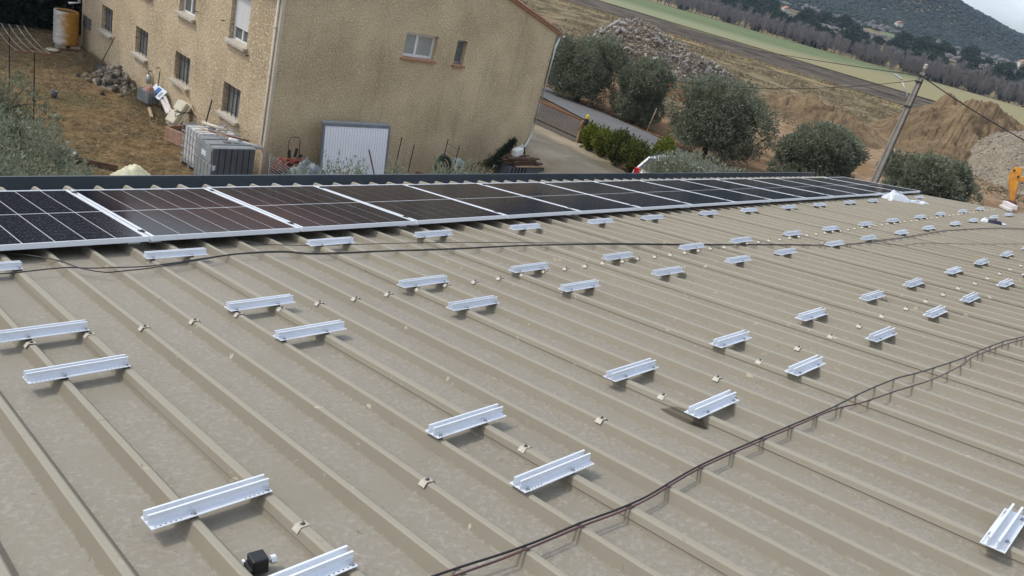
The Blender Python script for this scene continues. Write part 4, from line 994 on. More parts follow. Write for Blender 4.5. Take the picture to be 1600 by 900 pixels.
# two intermediate bulk tanks
def ibc(name, label, x, y, rz, jacket):
    t = thing(name, label, 'tank', (x, y, G), (0, 0, rz), 'bulk liquid tanks by the house corner'); w, d, h = 1.2, 1.0, 1.0
    mb = MB()
    for yy in (-.42, 0, .42): mb.box((0, yy, .05), (w, .1, .1))
    mb.box((0, 0, .12), (w, d, .04)).build('pallet', 'cage_steel', t)
    MB().box((0, 0, .64), (w - .08, d - .08, h)).build('bottle', 'tank_white', t, bevel=.06)
    mbx = MB()
    if jacket:
        nb = 7
        for k in range(nb):
            xx = -w / 2 + (k + .5) * w / nb
            o = MB().box((xx, -d / 2, .65), (w / nb - .022, .05, h + .0)).build('jacket_panel', 'tank_grey', t, bevel=.012)
        MB().box((0, -d / 2 + .025, .65), (w, .03, h + .02)).build('front_sheet', 'tank_grey', t)
        for k in range(5):
            yy = -d / 2 + (k + .5) * d / 5
            MB().box((-w / 2, yy, .40), (.03, d / 5 - .03, .5)).build('side_panel', 'tank_side', t, bevel=.008)
        MB().box((-w / 2 + .012, 0, .65), (.02, d, h)).build('side_sheet', 'tank_side', t)
        MB().box((-w / 2 - .012, -.05, .90), (.02, d * .8, .36)).build('side_plate', 'tank_side', t)
        MB().box((-w / 2 - .026, -.02, .88), (.006, .26, .14)).build('placard', 'sign_white', t)
        MB().box((-w / 2 + .05, -d / 2 - .028, .62), (.075, .004, .14)).build('placard', 'sign_white', t)
    for z in (.3, .52, .74, .96, 1.16):
        if not jacket or z > 1.1: mbx.tube([(-w / 2, -d / 2, z), (w / 2, -d / 2, z), (w / 2, d / 2, z), (-w / 2, d / 2, z), (-w / 2, -d / 2, z)], .013, 6)
    mbx.build('hoop', 'cage_steel', t) if mbx.v else None
    if not jacket:
        for xx in [-w / 2 + k * w / 7 for k in range(8)]:
            for yy in (-d / 2, d / 2): MB().tube([(xx, yy, .1), (xx, yy, 1.16)], .012, 6).build('cage_bar', 'cage_steel', t)
        for yy in [-d / 2 + k * d / 6 for k in range(1, 6)]:
            for xx in (-w / 2, w / 2): MB().tube([(xx, yy, .1), (xx, yy, 1.16)], .012, 6).build('cage_bar', 'cage_steel', t)
    else: MB().box((0, 0, 1.155), (w - .06, d - .06, .03)).build('top_cover', 'tank_side', t)
    for yy in (-.22, .22): MB().bar((-w / 2, yy, 1.19), (w / 2, yy, 1.19), .05, .02).build('top_strap', 'cage_steel', t)
    MB().lathe([(.1, 1.14), (.11, 1.16), (.11, 1.2), (.09, 1.21)], 14).build('cap', 'shutter_grey', t)
    return t
ibc('bulk_tank', 'dark grey clad bulk liquid tank behind the gutter', 9.98, 19.95, 0, True)
ibc('bulk_tank', 'white bulk liquid tank in an open steel cage behind the grey one', 10.1, 21.15, R(3), False)
# pipes and lath lying on the tanks
for i, (a, b, r_, mt, lab) in enumerate((((9.75, 20.6, G + 1.28), (10.5, 19.7, G + 1.30), .022, 'iron_rust', 'rusty pipe lying across the tops of the two tanks'), ((9.6, 20.9, G + 1.27), (10.3, 19.75, G + 1.27), .018, 'wood_pale', 'thin pale lath lying across the tank tops'), ((9.95, 21.45, G + 1.25), (10.35, 20.75, G + 1.25), .05, 'enamel_cream', 'thick cream tube lying on the caged tank'))):
    tag(MB().tube([a, b], r_, 8).build('loose_pipe', mt, smooth=True), lab, 'pipe')
MBx = thing('scrap_hose', 'tangle of thin hose hung on top of the caged tank', 'hose', (9.9, 21.75, G + 1.18))
MB().tube([(-.3 + .3 * math.cos(t), .1 * math.sin(2 * t), .10 + .14 * abs(math.sin(t))) for t in [k * .35 for k in range(22)]], .011, 5).build('hose', 'black_plastic', MBx, smooth=True)
MB().tube([(.1 + .22 * math.cos(t), .1 * math.cos(t), .02 + .2 * abs(math.sin(t))) for t in [k * .2 for k in range(17)]], .01, 5).build('hose', 'wood_pale', MBx, smooth=True)
tag(MB().tube([(10.7, 22.95, G + .4), (10.98, 23.15, G + 1.45)], .022, 8).build('dark_post', 'iron_dark'), 'dark iron post leaning on the wall behind the caged tank', 'post')
tag(MB().tube([(10.35, 22.6, G + 1.0), (10.9, 26.0, G + 1.55)], .014, 6).build('long_batten', 'wood_pale'), 'long thin pale batten leaning between tank and wall', 'batten')

# washbasin, trough, crate with sign board, planks
wb = thing('washbasin', 'cream enamel double basin sink tipped up against the wall', 'sink', (10.55, 24.9, G + .02), (R(0), R(-58), R(8)))
mb = MB().box((.47, 0, .0), (.95, .62, .04)); mb.build('rim', 'enamel_cream', wb, bevel=.01)
for yy in (.0,):
    MB().box((.30, yy, .10), (.42, .50, .17)).build('bowl', 'enamel_cream', wb, bevel=.05); MB().box((.72, yy, .10), (.36, .50, .17)).build('bowl', 'enamel_cream', wb, bevel=.05)
MB().box((.51, 0, .16), (.10, .10, .12)).build('drain_box', 'enamel_cream', wb, bevel=.02)
for yy in (-.24, .24): MB().bar((-.02, yy, 0), (.1, yy, .12), .03).build('foot', 'enamel_cream', wb)
tr = thing('trough', 'terracotta coloured open trough full of soil beside the caged tank', 'trough', (10.35, 23.35, G), (0, 0, R(20)))
for c, d in (((0, -.38, .22), (.8, .05, .44)), ((0, .38, .22), (.8, .05, .44)), ((-.4, 0, .22), (.05, .8, .44)), ((.4, 0, .22), (.05, .8, .44))): MB().box(c, d).build('side', 'terracotta_trough', tr, bevel=.01)
MB().box((0, 0, .17), (.74, .7, .3)).build('soil', 'wood_old', tr)
cr = thing('crate', 'grey slatted plastic crate holding pink cloth beside the wall', 'crate', (10.72, 27.25, G + .15), (0, 0, R(12)))
for c, d in (((0, -.3, .2), (.42, .02, .4)), ((0, .3, .2), (.42, .02, .4)), ((-.21, 0, .2), (.02, .6, .4)), ((.21, 0, .2), (.02, .6, .4)), ((0, 0, .01), (.4, .58, .02))): MB().box(c, d).build('side', 'tank_side' if d[2] > .1 else 'tank_grey', cr)
for k in range(7): MB().box((-.225, -.26 + k * .087, .2), (.02, .025, .38)).build('slat', 'tank_side', cr)
for k in range(4): MB().box((-.15 + k * .1, -.315, .2), (.02, .02, .38)).build('slat', 'tank_grey', cr)
pk = thing('pink_cloth', 'pink folded cloth stuffed in the grey crate', 'cloth', (10.7, 27.2, G + .42)); link('fold', crumple('fold', 'pink_cloth', .38, .42, .3, 12, 14), pk)
sg = thing('sign_board', 'white and blue printed board propped above the crate', 'sign', (10.93, 27.05, -5.70), (0, R(41), 0))
MB().box((0, 0, 0), (.02, .95, .40)).build('board', 'sign_white', sg); MB().box((-.012, .02, .0), (.004, .30, .30)).build('blue_print', 'blue_paint', sg); MB().box((-.012, -.30, -.02), (.004, .16, .20)).build('pale_print', 'tank_side', sg)
for i, (a, b) in enumerate((((11.0, 26.7, G + .55), (10.75, 25.5, G + .35)), ((10.9, 26.6, G + .42), (10.65, 25.45, G + .28)), ((10.5, 26.6, G + .1), (10.25, 25.7, G + .06)))):
    tag(MB().bar(a, b, .09, .06).build('plank', 'white_board' if i < 2 else 'wood_pale'), ['white batten propped between the sign board and the sink', 'second white batten under the first by the sink', 'short pale plank lying on the ground below the crate'][i], 'plank')
mt_ = thing('gas_meter', 'small grey pipe fitting and tap on the wall above the crate', 'tap', (11.02, 28.1, G + .55)); MB().lathe([(.08, 0), (.09, .02), (.09, .26), (.05, .3)], 12).build('body', 'cage_steel', mt_, smooth=True); MB().tube([(0, 0, .3), (0, .05, .42), (.1, .05, .42)], .02, 6).build('pipe', 'iron_dark', mt_)
tag(MB().tube([(11.0, 27.35, G), (11.06, 27.3, G + 1.2)], .015, 6).build('thin_stake', 'iron_dark'), 'thin dark stake upright at the wall beside the tap', 'stake')
for i in range(26):
    pass
def weeds_s(rng, n):
    y = rng.uniform(22, 34, n); x = 11.05 - np.abs(rng.normal(0, .35, n)); return x, y
blades('wall_weeds', 'dry weeds growing along the foot of the facade', 'weeds', 9000, weeds_s, .26, .008, 'dry_grass_blade', 15, .25)

# ---------------------------------------------------------------- things along the gable
gd = thing('garage_door', 'white ribbed garage door in grey frame leaning on the gable', 'door', (12.62, 19.25, gzf(12.7, 19.2)), (R(-8), 0, 0))
DW, DH = 2.42, 2.0
for c, d in (((DW / 2, 0, DH - .04), (DW, .07, .08)), ((.035, 0, DH / 2), (.07, .07, DH - .16)), ((DW - .035, 0, DH / 2), (.07, .07, DH - .16)), ((DW / 2, 0, .04), (DW, .07, .08))): MB().box(c, d).build('frame', 'garage_frame', gd)
MB().box((DW / 2 - .02, .06, DH + .02), (DW, .05, .10)).build('track', 'zinc', gd)
npn = 24; pw = (DW - .14) / npn
rib_me = MB().box((0, 0, DH / 2), (pw - .012, .03, DH - .17)).mesh('rib_panel', 'garage_white')
for k in range(npn): link('rib_panel', rib_me, gd, (.07 + pw * (k + .5), -.01, 0))
MB().box((DW / 2, .012, DH / 2), (DW - .14, .02, DH - .16)).build('skin', 'garage_white', gd)
MB().box((DW / 2 - .02, -.04, 1.05), (.07, .03, .05)).tube([(DW / 2 - .02, -.04, 1.05), (DW / 2 - .02, -.08, 1.05)], .015, 8).build('handle', 'cage_steel', gd)
tag(MB().tube([(14.12, 19.15, -4.93), (14.55, 18.85, gzf(14.5, 18.9))], .022, 7).build('stick', 'iron_rust'), 'rusty brown stick leaning on the white garage door', 'stick')
for i, (x0, x1, zt0, zt1, lab) in enumerate(((15.42, 15.98, -4.55, -4.80, 'pair of bare grey reinforcing rods standing beside the garage door'), (17.36, 17.93, -4.55, -4.78, 'pair of rods with cross wires standing over the hose coils'))):
    t = thing('rod_frame', lab, 'rods', (x0, 19.35, gzf(x0, 19.3)), group='rod frames by the gable'); b0 = gzf(x0, 19.3)
    for j, (dx, zt) in enumerate(((0, zt0), (x1 - x0, zt1))): MB().tube([(dx - .03, 0, -.05), (dx + .02, 0, zt - b0)], .016, 6).build('rod', 'iron_dark', t)
    for q in range(5 if i else 3):
        z = (zt0 - b0) * (.9 - .16 * q); MB().tube([(0, 0, z), (x1 - x0, .0, z - .21)], .005, 4).build('cross_wire', 'iron_dark' if i else 'zinc', t)
def coil(name, label, x, y, z, rad, mat, n, seed, tilt):
    rng = np.random.default_rng(seed); t = thing(name, label, 'hose', (x, y, z), (R(tilt), 0, R(10)), 'coiled hoses by the gable')
    for k in range(n):
        rr_ = rad * rng.uniform(.6, 1.0); ox, oy = rng.normal(0, .03, 2); MB().tube([(ox + rr_ * math.cos(a), oy + rr_ * math.sin(a), .02 * k * .8 + .015 * math.sin(3 * a)) for a in [2 * math.pi * q / 20 for q in range(21)]], .017, 5).build('loop', mat, t, smooth=True)
    return t
z = gzf(17.5, 19.2)
coil('hose_coil', 'dark green coiled garden hose at the foot of the gable', 17.3, 19.3, z + .58, .38, 'green_hose', 10, 3, 68)
coil('hose_coil', 'pale green coiled hose beside the dark green one', 18.0, 19.2, z + .62, .27, 'pale_green_hose', 6, 4, 62)
tag(MB().lathe([(.17, 0), (.19, .03), (.15, .36), (.14, .36)], 14, (16.35, 19.2, gzf(16.3, 19.2) + .18)).build('rusty_pot', 'iron_rust', smooth=True), 'rusty pot between the rods and hose coils', 'pot')
tag(MB().box((16.35, 19.2, gzf(16.3, 19.2) + .085), (.5, .4, .19)).build('brick_stack', 'terracotta_trough'), 'low block under the rusty pot by the gable', 'block')
# wood pile on a grey metal box
wx, wy = 19.85, 18.2; wz = gzf(wx, wy)
bx = thing('metal_box', 'long grey metal box used as a stand for scrap timber', 'box', (wx, wy, wz))
MB().box((.15, 0, .25), (1.75, .62, .50)).build('shell', 'tank_grey', bx, bevel=.01)
for k in range(5): MB().box((-.62 + k * .17, -.325, .25), (.02, .03, .49)).build('rib', 'iron_dark', bx)
rs = np.random.default_rng(8)
for k in range(16):
    zz = wz + .54 + .045 * (k // 3) + .01; yy = wy - .22 + .2 * (k % 3) + rs.uniform(-.05, .05); xx = wx - .05 + rs.uniform(-.16, .16); L = rs.uniform(1.1, 1.7); a = rs.uniform(-.14, .14)
    o = MB().box((0, 0, 0), (L, .11, .04)).build('timber', 'wood_old'); o.location = (xx, yy, zz); o.rotation_euler = (rs.uniform(-.2, .2), rs.uniform(-.04, .04), a)
    tag(o, 'dark weathered timber offcut stacked on the grey metal box', 'timber', 'timber offcuts on the metal box')
o = MB().box((0, 0, 0), (1.55, .16, .035)).build('pale_plank', 'wood_pale'); o.location = (wx + .28, wy - .3, wz + .525); tag(o, 'pale clean plank along the front of the timber stack', 'plank')
cn = thing('white_canister', 'white plastic canister lying on the timber stack', 'canister', (wx - .18, wy + .05, wz + .92), (0, R(-12), R(8))); MB().box((0, 0, 0), (.42, .24, .28)).build('body', 'white_pvc', cn, bevel=.05); MB().lathe([(.03, .0), (.03, .05)], 10, (.15, 0, .14)).build('cap', 'sign_white', cn)
bt = thing('fir_branch', 'dark green cut fir branch leaning beside the timber stack', 'branch', (wx - 1.15, wy + .1, wz + .25))
rngb = np.random.default_rng(3); tt = rngb.random(2600)[:, None]; ax = np.array([0, .15, .05]) + tt * np.array([1.15, .25, .85]); off = rngb.normal(0, 1, (2600, 3)) * (.16 * (1 - .6 * tt)); V, F = leaf_cards(ax + off * .7, np.repeat([[.7, .1, .5]], 2600, 0) + off, .13, .012, rngb)
link('needles', np_mesh('needles', V, F, 'hedge_leaf'), bt); MB().tube([(0, .15, .05), (1.1, .4, .86)], [.022, .008], 6).build('stem', 'bark', bt)
# hand truck, red hose, grey tarp, wire mesh at the house corner
ht = thing('hand_truck', 'old rusty hand truck standing against the gable wall', 'hand truck', (11.72, 19.55, gzf(11.8, 19.5)), (R(-7), 0, 0))
MB().tube([(0, 0, 0), (0, 0, 1.35), (.06, 0, 1.46), (.30, 0, 1.46), (.36, 0, 1.35), (.36, 0, 0)], .016, 7).build('frame', 'iron_rust', ht, smooth=True)
for z in (.35, .8): MB().bar((0, 0, z), (.36, 0, z), .025).build('crossbar', 'iron_rust', ht)
for x in (-.03, .39): MB().tube([(x - .03, .02, .12), (x + .03, .02, .12)], .12, 14).build('wheel', 'tyre', ht)
MB().box((.18, -.1, .01), (.34, .2, .015)).build('toe_plate', 'iron_rust', ht)
MB().bar((.02, -.03, 1.1), (.04, -.06, .5), .06).bar((.06, -.05, .55), (.42, -.05, .95), .07).bar((.2, -.05, .9), (.25, -.05, 1.15), .06).build('strapped_tool', 'iron_dark', ht)
rh = thing('red_hose', 'red plastic hose loops piled at the house corner', 'hose', (11.1, 19.1, gzf(11.2, 19.1)))
for k, (cx_, r_, h_) in enumerate(((.05, .16, .42), (.32, .30, .36), (.62, .36, .28), (.78, .2, .3))): MB().tube([(cx_ + r_ * math.cos(a), .05 * k, .62 + h_ * math.sin(a) + .02 * k) for a in [math.pi * q / 14 for q in range(15)]], .022, 6).build('loop', 'red_plastic', rh, smooth=True)
MB().box((.4, .1, .35), (1.0, .4, .7)).build('heap', 'wood_old', rh)
gt_ = thing('grey_tarp', 'crumpled grey tarpaulin over a heap beside the hand truck', 'tarp', (11.95, 18.75, gzf(11.9, 18.7))); link('sheet', crumple('sheet', 'grey_tarp', 1.3, .9, 1.1, 14, 22), gt_)
wm = thing('wire_panel', 'leaning zinc wire panel at the foot of the house corner', 'panel', (10.78, 18.9, gzf(10.6, 19)), (R(-14), R(0), R(-20)))
for k in range(13): MB().tube([(.0 + .0 * k, 0, 1.15 - .075 * k), (.95, 0, .62 - .075 * k)], .008, 5).build('wire', 'cage_steel', wm)
for x in (0, .95): MB().tube([(x, 0, .0 if x else .22), (x, 0, 1.16 if x == 0 else .63)], .012, 6).build('upright', 'cage_steel', wm)

# ---------------------------------------------------------------- gate, post, car
gt = thing('driveway_gate', 'sliding gate of dark vertical bars with rusty rails', 'gate', (26.0, 20.95, -5.08)); GL = 4.6
for z in (.06, 1.06): MB().bar((0, 0, z), (0, GL, z), .05, .06).build('rail', 'iron_rust', gt)
MB().bar((0, 0, .30), (0, GL, .30), .04, .05).build('mid_rail', 'iron_dark', gt)
bar_me = MB().box((0, 0, .56), (.03, .06, .95)).mesh('bar', 'garage_frame')
for k in range(int(GL / .115)): link('bar', bar_me, gt, (0, .08 + .115 * k, 0))
gp = thing('gate_post', 'dark gate post with a bright yellow beacon on top', 'gate post', (26.05, 20.72, -5.12)); MB().box((0, 0, .6), (.14, .14, 1.24)).build('post', 'iron_dark', gp); MB().box((-.14, -.02, .55), (.1, .1, 1.1)).build('guide_post', 'wood_old', gp)
MB().lathe([(.07, 1.22), (.075, 1.25), (.075, 1.36), (.05, 1.40)], 12).build('beacon', 'yellow_paint', gp, smooth=True)
tag(MB().box((25.6, 20.35, gzf(25.6, 20.3) + .1), (.25, .2, .22)).build('kerb_block', 'sill_stone', bevel=.02), 'small pale concrete block at the foot of the gate', 'block')

def car():
    c = thing('parked_car', 'white hatchback parked half hidden behind the pale olive', 'car', (24.35, 14.55, gzf(24.4, 15.5) + .05), (0, 0, R(4)))
    # side outline, x from rear (-) to front (+)
    low_ = [(-1.95, .35), (-1.98, .62), (-1.93, .92), (-1.80, .98)]; belt = [(-1.86, .98), (-1.0, .95), (.9, .92), (1.45, .86), (1.93, .70), (1.98, .45), (1.9, .25)]
    prof_ = [(-1.93, .25), (-1.98, .55), (-1.93, .90), (-1.84, 1.0), (.95, .94), (1.5, .84), (1.92, .66), (1.98, .42), (1.9, .24)]
    mb = MB(); W = .85; ys = [-W, -W * .93, 0, W * .93, W]
    rings = []
    for yy, inset, dz in ((-W, .05, -.03), (-W * .9, .0, .0), (W * .9, .0, .0), (W, .05, -.03)):
        rings.append([((x * (1 - inset * .3)), yy, z + (dz if z > .5 else -dz)) for x, z in prof_])
    n = len(prof_); vs = [p for r_ in rings for p in r_]; fs = []
    for i in range(3):
        for k in range(n): a = i * n + k; b = i * n + (k + 1) % n; fs.append((a, b, b + n, a + n))
    fs += [tuple(range(n))[::-1], tuple(range(3 * n, 4 * n))]
    mb.add(vs, fs).build('body', 'car_white', c, smooth=False, bevel=.03)
    gh = [(-1.80, .98), (-1.42, 1.40), (.15, 1.44), (.95, .93)]; mb = MB(); mb.add([(x, -.76 + (.13 if z > 1.2 else 0), z) for x, z in gh] + [(x, .76 - (.13 if z > 1.2 else 0), z) for x, z in gh], [(0, 1, 2, 3)[::-1], (4, 5, 6, 7), (0, 1, 5, 4), (1, 2, 6, 5), (2, 3, 7, 6)]); mb.build('windows', 'car_glass', c)
    mb = MB(); mb.add([(-1.44, -.64, 1.405), (-.6, -.66, 1.475), (.2, -.64, 1.445), (-1.44, .64, 1.405), (-.6, .66, 1.475), (.2, .64, 1.445), (-.6, 0, 1.50)], [(0, 1, 6, 3), (1, 2, 5, 6), (6, 5, 4), (3, 6, 4)]); mb.build('roof', 'car_white', c, smooth=True)
    for yy in (-.7, .7):
        s = 1 if yy > 0 else -1
        MB().bar((-1.80, s * .75, .99), (-1.44, s * .63, 1.40), .09, .06).bar((.15, s * .63, 1.43), (.93, s * .75, .94), .06, .05).bar((-.5, s * .72, .95), (-.5, s * .645, 1.45), .09, .03).build('pillar', 'car_white', c)
        MB().box((-1.89, s * .68, .86), (.14, .24, .30)).build('tail_lamp', 'lamp_red', c, bevel=.03)
        MB().box((1.82, s * .62, .66), (.2, .3, .12)).build('headlight', 'window_glass', c, bevel=.03)
        MB().box((.75, s * .95, .98), (.12, .16, .12)).build('mirror', 'car_white', c, bevel=.03)
        for x in (-1.25, 1.25):
            w = MB().tube([(x, s * .68, .31), (x, s * .86, .31)], .31, 18).build('wheel', 'tyre', c); MB().tube([(x, s * .855, .31), (x, s * .868, .31)], .19, 12).build('rim', 'lamp_alloy', w)
    MB().box((-1.97, 0, .45), (.06, 1.5, .22)).build('bumper', 'car_white', c, bevel=.03); MB().box((-1.99, 0, .75), (.02, .5, .11)).build('number_plate', 'sign_white', c)
car()

# fence posts by the olives
for i, (azd, D, h) in enumerate(((33.75, 44.0, 1.35), (31.8, 43.0, 1.0), (38.4, 46.0, 1.1))):
    x, y = ray_pos(azd, D); b = gzf(x, y)
    tag(MB().tube([(x, y, b - .1), (x + .05, y - .12, b + h)], [.045, .035], 7).build('fence_post', 'wood_pale', smooth=True), ['tall pale wooden fence post before the middle olives', 'short pale wooden fence post below the broad olive', 'thin wooden fence post under the first olive by the gate'][i], 'fence post', 'fence posts under the olives')

# ---------------------------------------------------------------- utility pole and wires
px, py = ray_pos(18.1, 27.0); pb = gzf(px, py); PT = 1.40
pole = thing('utility_pole', 'grey concrete utility pole with recessed web and street lamp', 'utility pole', (px, py, pb)); H = PT - pb
def taper(w0, d0, w1, d1, ox, oy, z0, z1): return [(ox - w0 / 2, oy - d0 / 2, z0), (ox + w0 / 2, oy - d0 / 2, z0), (ox + w0 / 2, oy + d0 / 2, z0), (ox - w0 / 2, oy + d0 / 2, z0), (ox - w1 / 2, oy - d1 / 2, z1), (ox + w1 / 2, oy - d1 / 2, z1), (ox + w1 / 2, oy + d1 / 2, z1), (ox - w1 / 2, oy + d1 / 2, z1)]
BF = [(3, 2, 1, 0), (4, 5, 6, 7), (0, 1, 5, 4), (1, 2, 6, 5), (2, 3, 7, 6), (3, 0, 4, 7)]
mb = MB(); mb.add(taper(.10, .15, .05, .08, 0, 0, -.3, H), BF).build('web', 'pole_concrete', pole)
for s in (-1, 1): MB().add([(x_, y_ + s * (.088 if z_ < 0 else .046), z_) for x_, y_, z_ in taper(.16, .050, .095, .032, 0, 0, -.3, H - .01)], BF).build('flange', 'pole_concrete', pole)
MB().lathe([(.035, H), (.035, H + .08), (.055, H + .09), (.06, H + .14), (.04, H + .16), (.06, H + .18), (.05, H + .22), (.02, H + .24)], 12).build('insulator', 'sill_stone', pole, smooth=True)
MB().tube([(0, .1, H - .95), (0, .18, H - .7), (-.02, .5, H - .38)], .022, 7).build('lamp_arm', 'lamp_alloy', pole, smooth=True)
MB().box((-.02, .62, H - .32), (.09, .28, .05), Matrix.Rotation(R(18), 3, 'X')).build('lamp_head', 'lamp_alloy', pole, bevel=.02)
for z in (H - .12, H - .3, H - 1.05): MB().box((0, 0, z), (.14, .17, .05)).build('bracket', 'iron_dark', pole)
MB().tube([(.0, -.09, H - .2), (.02, -.11, H - 2.4), (.02, -.15, .5)], .014, 6).build('conduit', 'iron_dark', pole)
def wire(name, label, a, b, sag, r=.012):
    a = Vector(a); b = Vector(b); pts = [a.lerp(b, t) - Vector((0, 0, sag * 4 * t * (1 - t))) for t in [i / 24 for i in range(25)]]
    tag(MB().tube(pts, r, 5).build(name, 'cable_black'), label, 'wire', 'overhead wires')
top = Vector((px, py, PT - .12))
wire('overhead_wire', 'overhead wire sagging from the pole to the house eaves', top - Vector((0, 0, .12)), (HX1 + .02, HY0 - .05, -1.2), .75, .010)
x2, y2 = ray_pos(36.0, 95); wire('overhead_wire', 'overhead wire running from the pole over the wheat field', top, (x2, y2, 1.4 - .032 * 95), .35, .014)
x2, y2 = ray_pos(2.0, 30); wire('overhead_wire', 'overhead wire running from the pole past the earth mound', top, (x2, y2, -.35), .30, .016)

# ---------------------------------------------------------------- rubble heap, spoil mounds, excavator
def polar_mound(name, label, azs, hs, D0, depth, mat, nn, seed, rough, thingname, cat):
    """mound whose ridge follows the bearings azs (deg) with heights hs"""
    A = np.linspace(azs[0], azs[-1], nn); Tt = np.linspace(-1, 1, nn // 2)
    AA, TT = np.meshgrid(A, Tt, indexing='ij'); D = np.interp(AA, azs, D0) + TT * np.interp(AA, azs, depth)
    X = D * np.cos(np.radians(AA)); Y = D * np.sin(np.radians(AA)); h = np.interp(AA, azs, hs) * (1 - np.abs(TT) ** 1.5)
    Z = gz(X, Y) + h * (1 + rough * (fbm2(X, Y, .22, seed, 5) - .5)) + rough * .8 * (fbm2(X, Y, 1.1, seed + 4, 4) - .5) * np.minimum(1, h) - .12
    gul = np.abs(fbm2(AA * 2.0 + TT * 1.3, AA * .35 + TT * 2.1, 1.0, seed + 9, 4) - .5); Z = Z - rough * 1.7 * np.clip(.10 - gul, 0, 1) * 1.0 * np.minimum(1, h / 2) + rough * .5 * (fbm2(X, Y, 2.2, seed + 6, 3) - .5) * np.minimum(1, h)
    cx, cy = X.mean(), Y.mean(); cz = float(gz(cx, cy))
    t = thing(thingname, label, cat, (cx, cy, cz)); o = link(name, grid_mesh(name, X - cx, Y - cy, Z - cz, mat), t)
    return t, X - cx, Y - cy, Z - cz
t, X, Y, Z = polar_mound('fill', 'long heap of grey broken concrete and stone rubble behind the olives', [29.0, 29.6, 31, 33, 35, 36.6, 38, 39.4, 40.2], [0, 1.0, 1.9, 2.6, 3.4, 4.1, 3.6, 2.3, 0], [86, 84, 80, 77, 77, 77, 76, 75, 75], [3, 4, 5, 6, 7, 7, 6, 5, 4], 'rubble_fill', 150, 3, .35, 'rubble_heap', 'rubble')
rs = np.random.default_rng(21); Vs, Fs = [], []; nv = 0; base_st = stone_mesh(300, 'rubble_stone'); bv = np.array([v.co[:] for v in base_st.vertices]); bf = np.array([p.vertices[:] for p in base_st.polygons])
n1, n2 = X.shape
def rand_rot(rs):
    q = rs.normal(0, 1, 4); q /= np.linalg.norm(q); w, x, y, z = q
    return np.array([[1 - 2 * (y * y + z * z), 2 * (x * y - z * w), 2 * (x * z + y * w)], [2 * (x * y + z * w), 1 - 2 * (x * x + z * z), 2 * (y * z - x * w)], [2 * (x * z - y * w), 2 * (y * z + x * w), 1 - 2 * (x * x + y * y)]])
for k in range(8500):
    i = rs.integers(2, n1 - 2); j = int(n2 * (.04 + .60 * rs.random() ** 1.2)); s = min(.36, .04 + .045 * rs.exponential())
    P = np.array([X[i, j], Y[i, j], Z[i, j] + s * .2]) + rs.normal(0, .2, 3) * [1, 1, .2]; Vs.append((bv * s * rs.uniform(.6, 1.4, 3)) @ rand_rot(rs).T + P); Fs.append(bf + nv); nv += len(bv)
link('small_rubble', np_mesh('small_rubble', np.concatenate(Vs), np.concatenate(Fs), 'rubble_chip'), t)['kind'] = 'stuff'
slab_me = MB().box((0, 0, 0), (1, 1, 1)).mesh('slab', 'slab_concrete'); big_me = [stone_mesh(320 + i, 'rubble_stone') for i in range(4)]
for k in range(70):
    i = int(n1 * (rs.random() ** 1.5 if k < 44 else rs.uniform(.66, .97))); i = min(max(i, 3), n1 - 4); j = int(n2 * rs.uniform(.05, .5))
    P = (X[i, j], Y[i, j], Z[i, j] + .15)
    if k < 44: o = link('slab', slab_me, t, P, tuple(rs.uniform(-.9, .9, 3))); o.scale = (rs.uniform(.4, 1.2), rs.uniform(.2, .5), rs.uniform(.08, .2))
    else: o = link('boulder', big_me[k % 4], t, P, tuple(rs.uniform(0, 6, 3))); s = rs.uniform(.2, .45); o.scale = (s, s, s)
t, X, Y, Z = polar_mound('earth', 'low bank of reddish earth beside the rubble heap', [37.2, 38.5, 40, 41.5, 43], [0, 1.2, 2.2, 1.8, 0], [66, 66, 66, 67, 68], [4, 5, 5, 5, 4], 'red_earth', 70, 6, .6, 'earth_bank', 'earth bank')
t, X, Y, Z = polar_mound('earth', 'bare reddish earth spread at the foot of the rubble', [27, 29.5, 32, 34.5, 36.5], [0, .7, .9, .8, 0], [66, 66, 66, 65, 64], [4, 6, 6, 5, 4], 'red_earth', 70, 16, .9, 'earth_spread', 'earth')
t, X, Y, Z = polar_mound('earth', 'tall tan spoil mound with erosion gullies beyond the pole', [11.0, 12.6, 14, 15.1, 16.4, 17.6, 19.0, 20.5], [3.2, 4.2, 4.5, 4.6, 4.0, 2.7, 1.4, 0], [88, 86, 85, 85, 85, 84, 82, 80], [10, 12, 14, 15, 15, 13, 10, 7], 'spoil_earth', 240, 8, .95, 'spoil_mound', 'earth mound')
t, X, Y, Z = polar_mound('gravel', 'grey gravelly spoil mound terraced above the excavator', [5, 8, 10, 11.5, 12.8, 14.0, 14.8], [3.6, 4.2, 4.2, 4.0, 3.2, 1.8, 0], [76, 76, 76, 77, 78, 79, 80], [9, 10, 10, 10, 9, 7, 5], 'gravel_spoil', 150, 11, .5, 'gravel_mound', 'gravel mound')
Vs, Fs = [], []; nv = 0; n1, n2 = X.shape
for k in range(4500):
    i = rs.integers(2, n1 - 2); j = int(n2 * (.03 + .6 * rs.random())); s = .03 + .03 * rs.exponential(); P = np.array([X[i, j], Y[i, j], Z[i, j] + s * .2]); Vs.append((bv * s) @ rand_rot(rs).T + P); Fs.append(bf + nv); nv += len(bv)
link('loose_stone', np_mesh('loose_stone', np.concatenate(Vs), np.concatenate(Fs), 'rubble_chip'), t)['kind'] = 'stuff'
t, X, Y, Z = polar_mound('earth', 'rough dark clod bank along the dirt below the brown grass', [18.0, 20, 22, 24, 26, 28], [0, .8, 1.3, 1.6, 1.2, 0], [72, 73, 74, 75, 76, 78], [5, 6, 6, 6, 6, 5], 'spoil_earth', 130, 31, 1.3, 'clod_bank', 'earth bank')

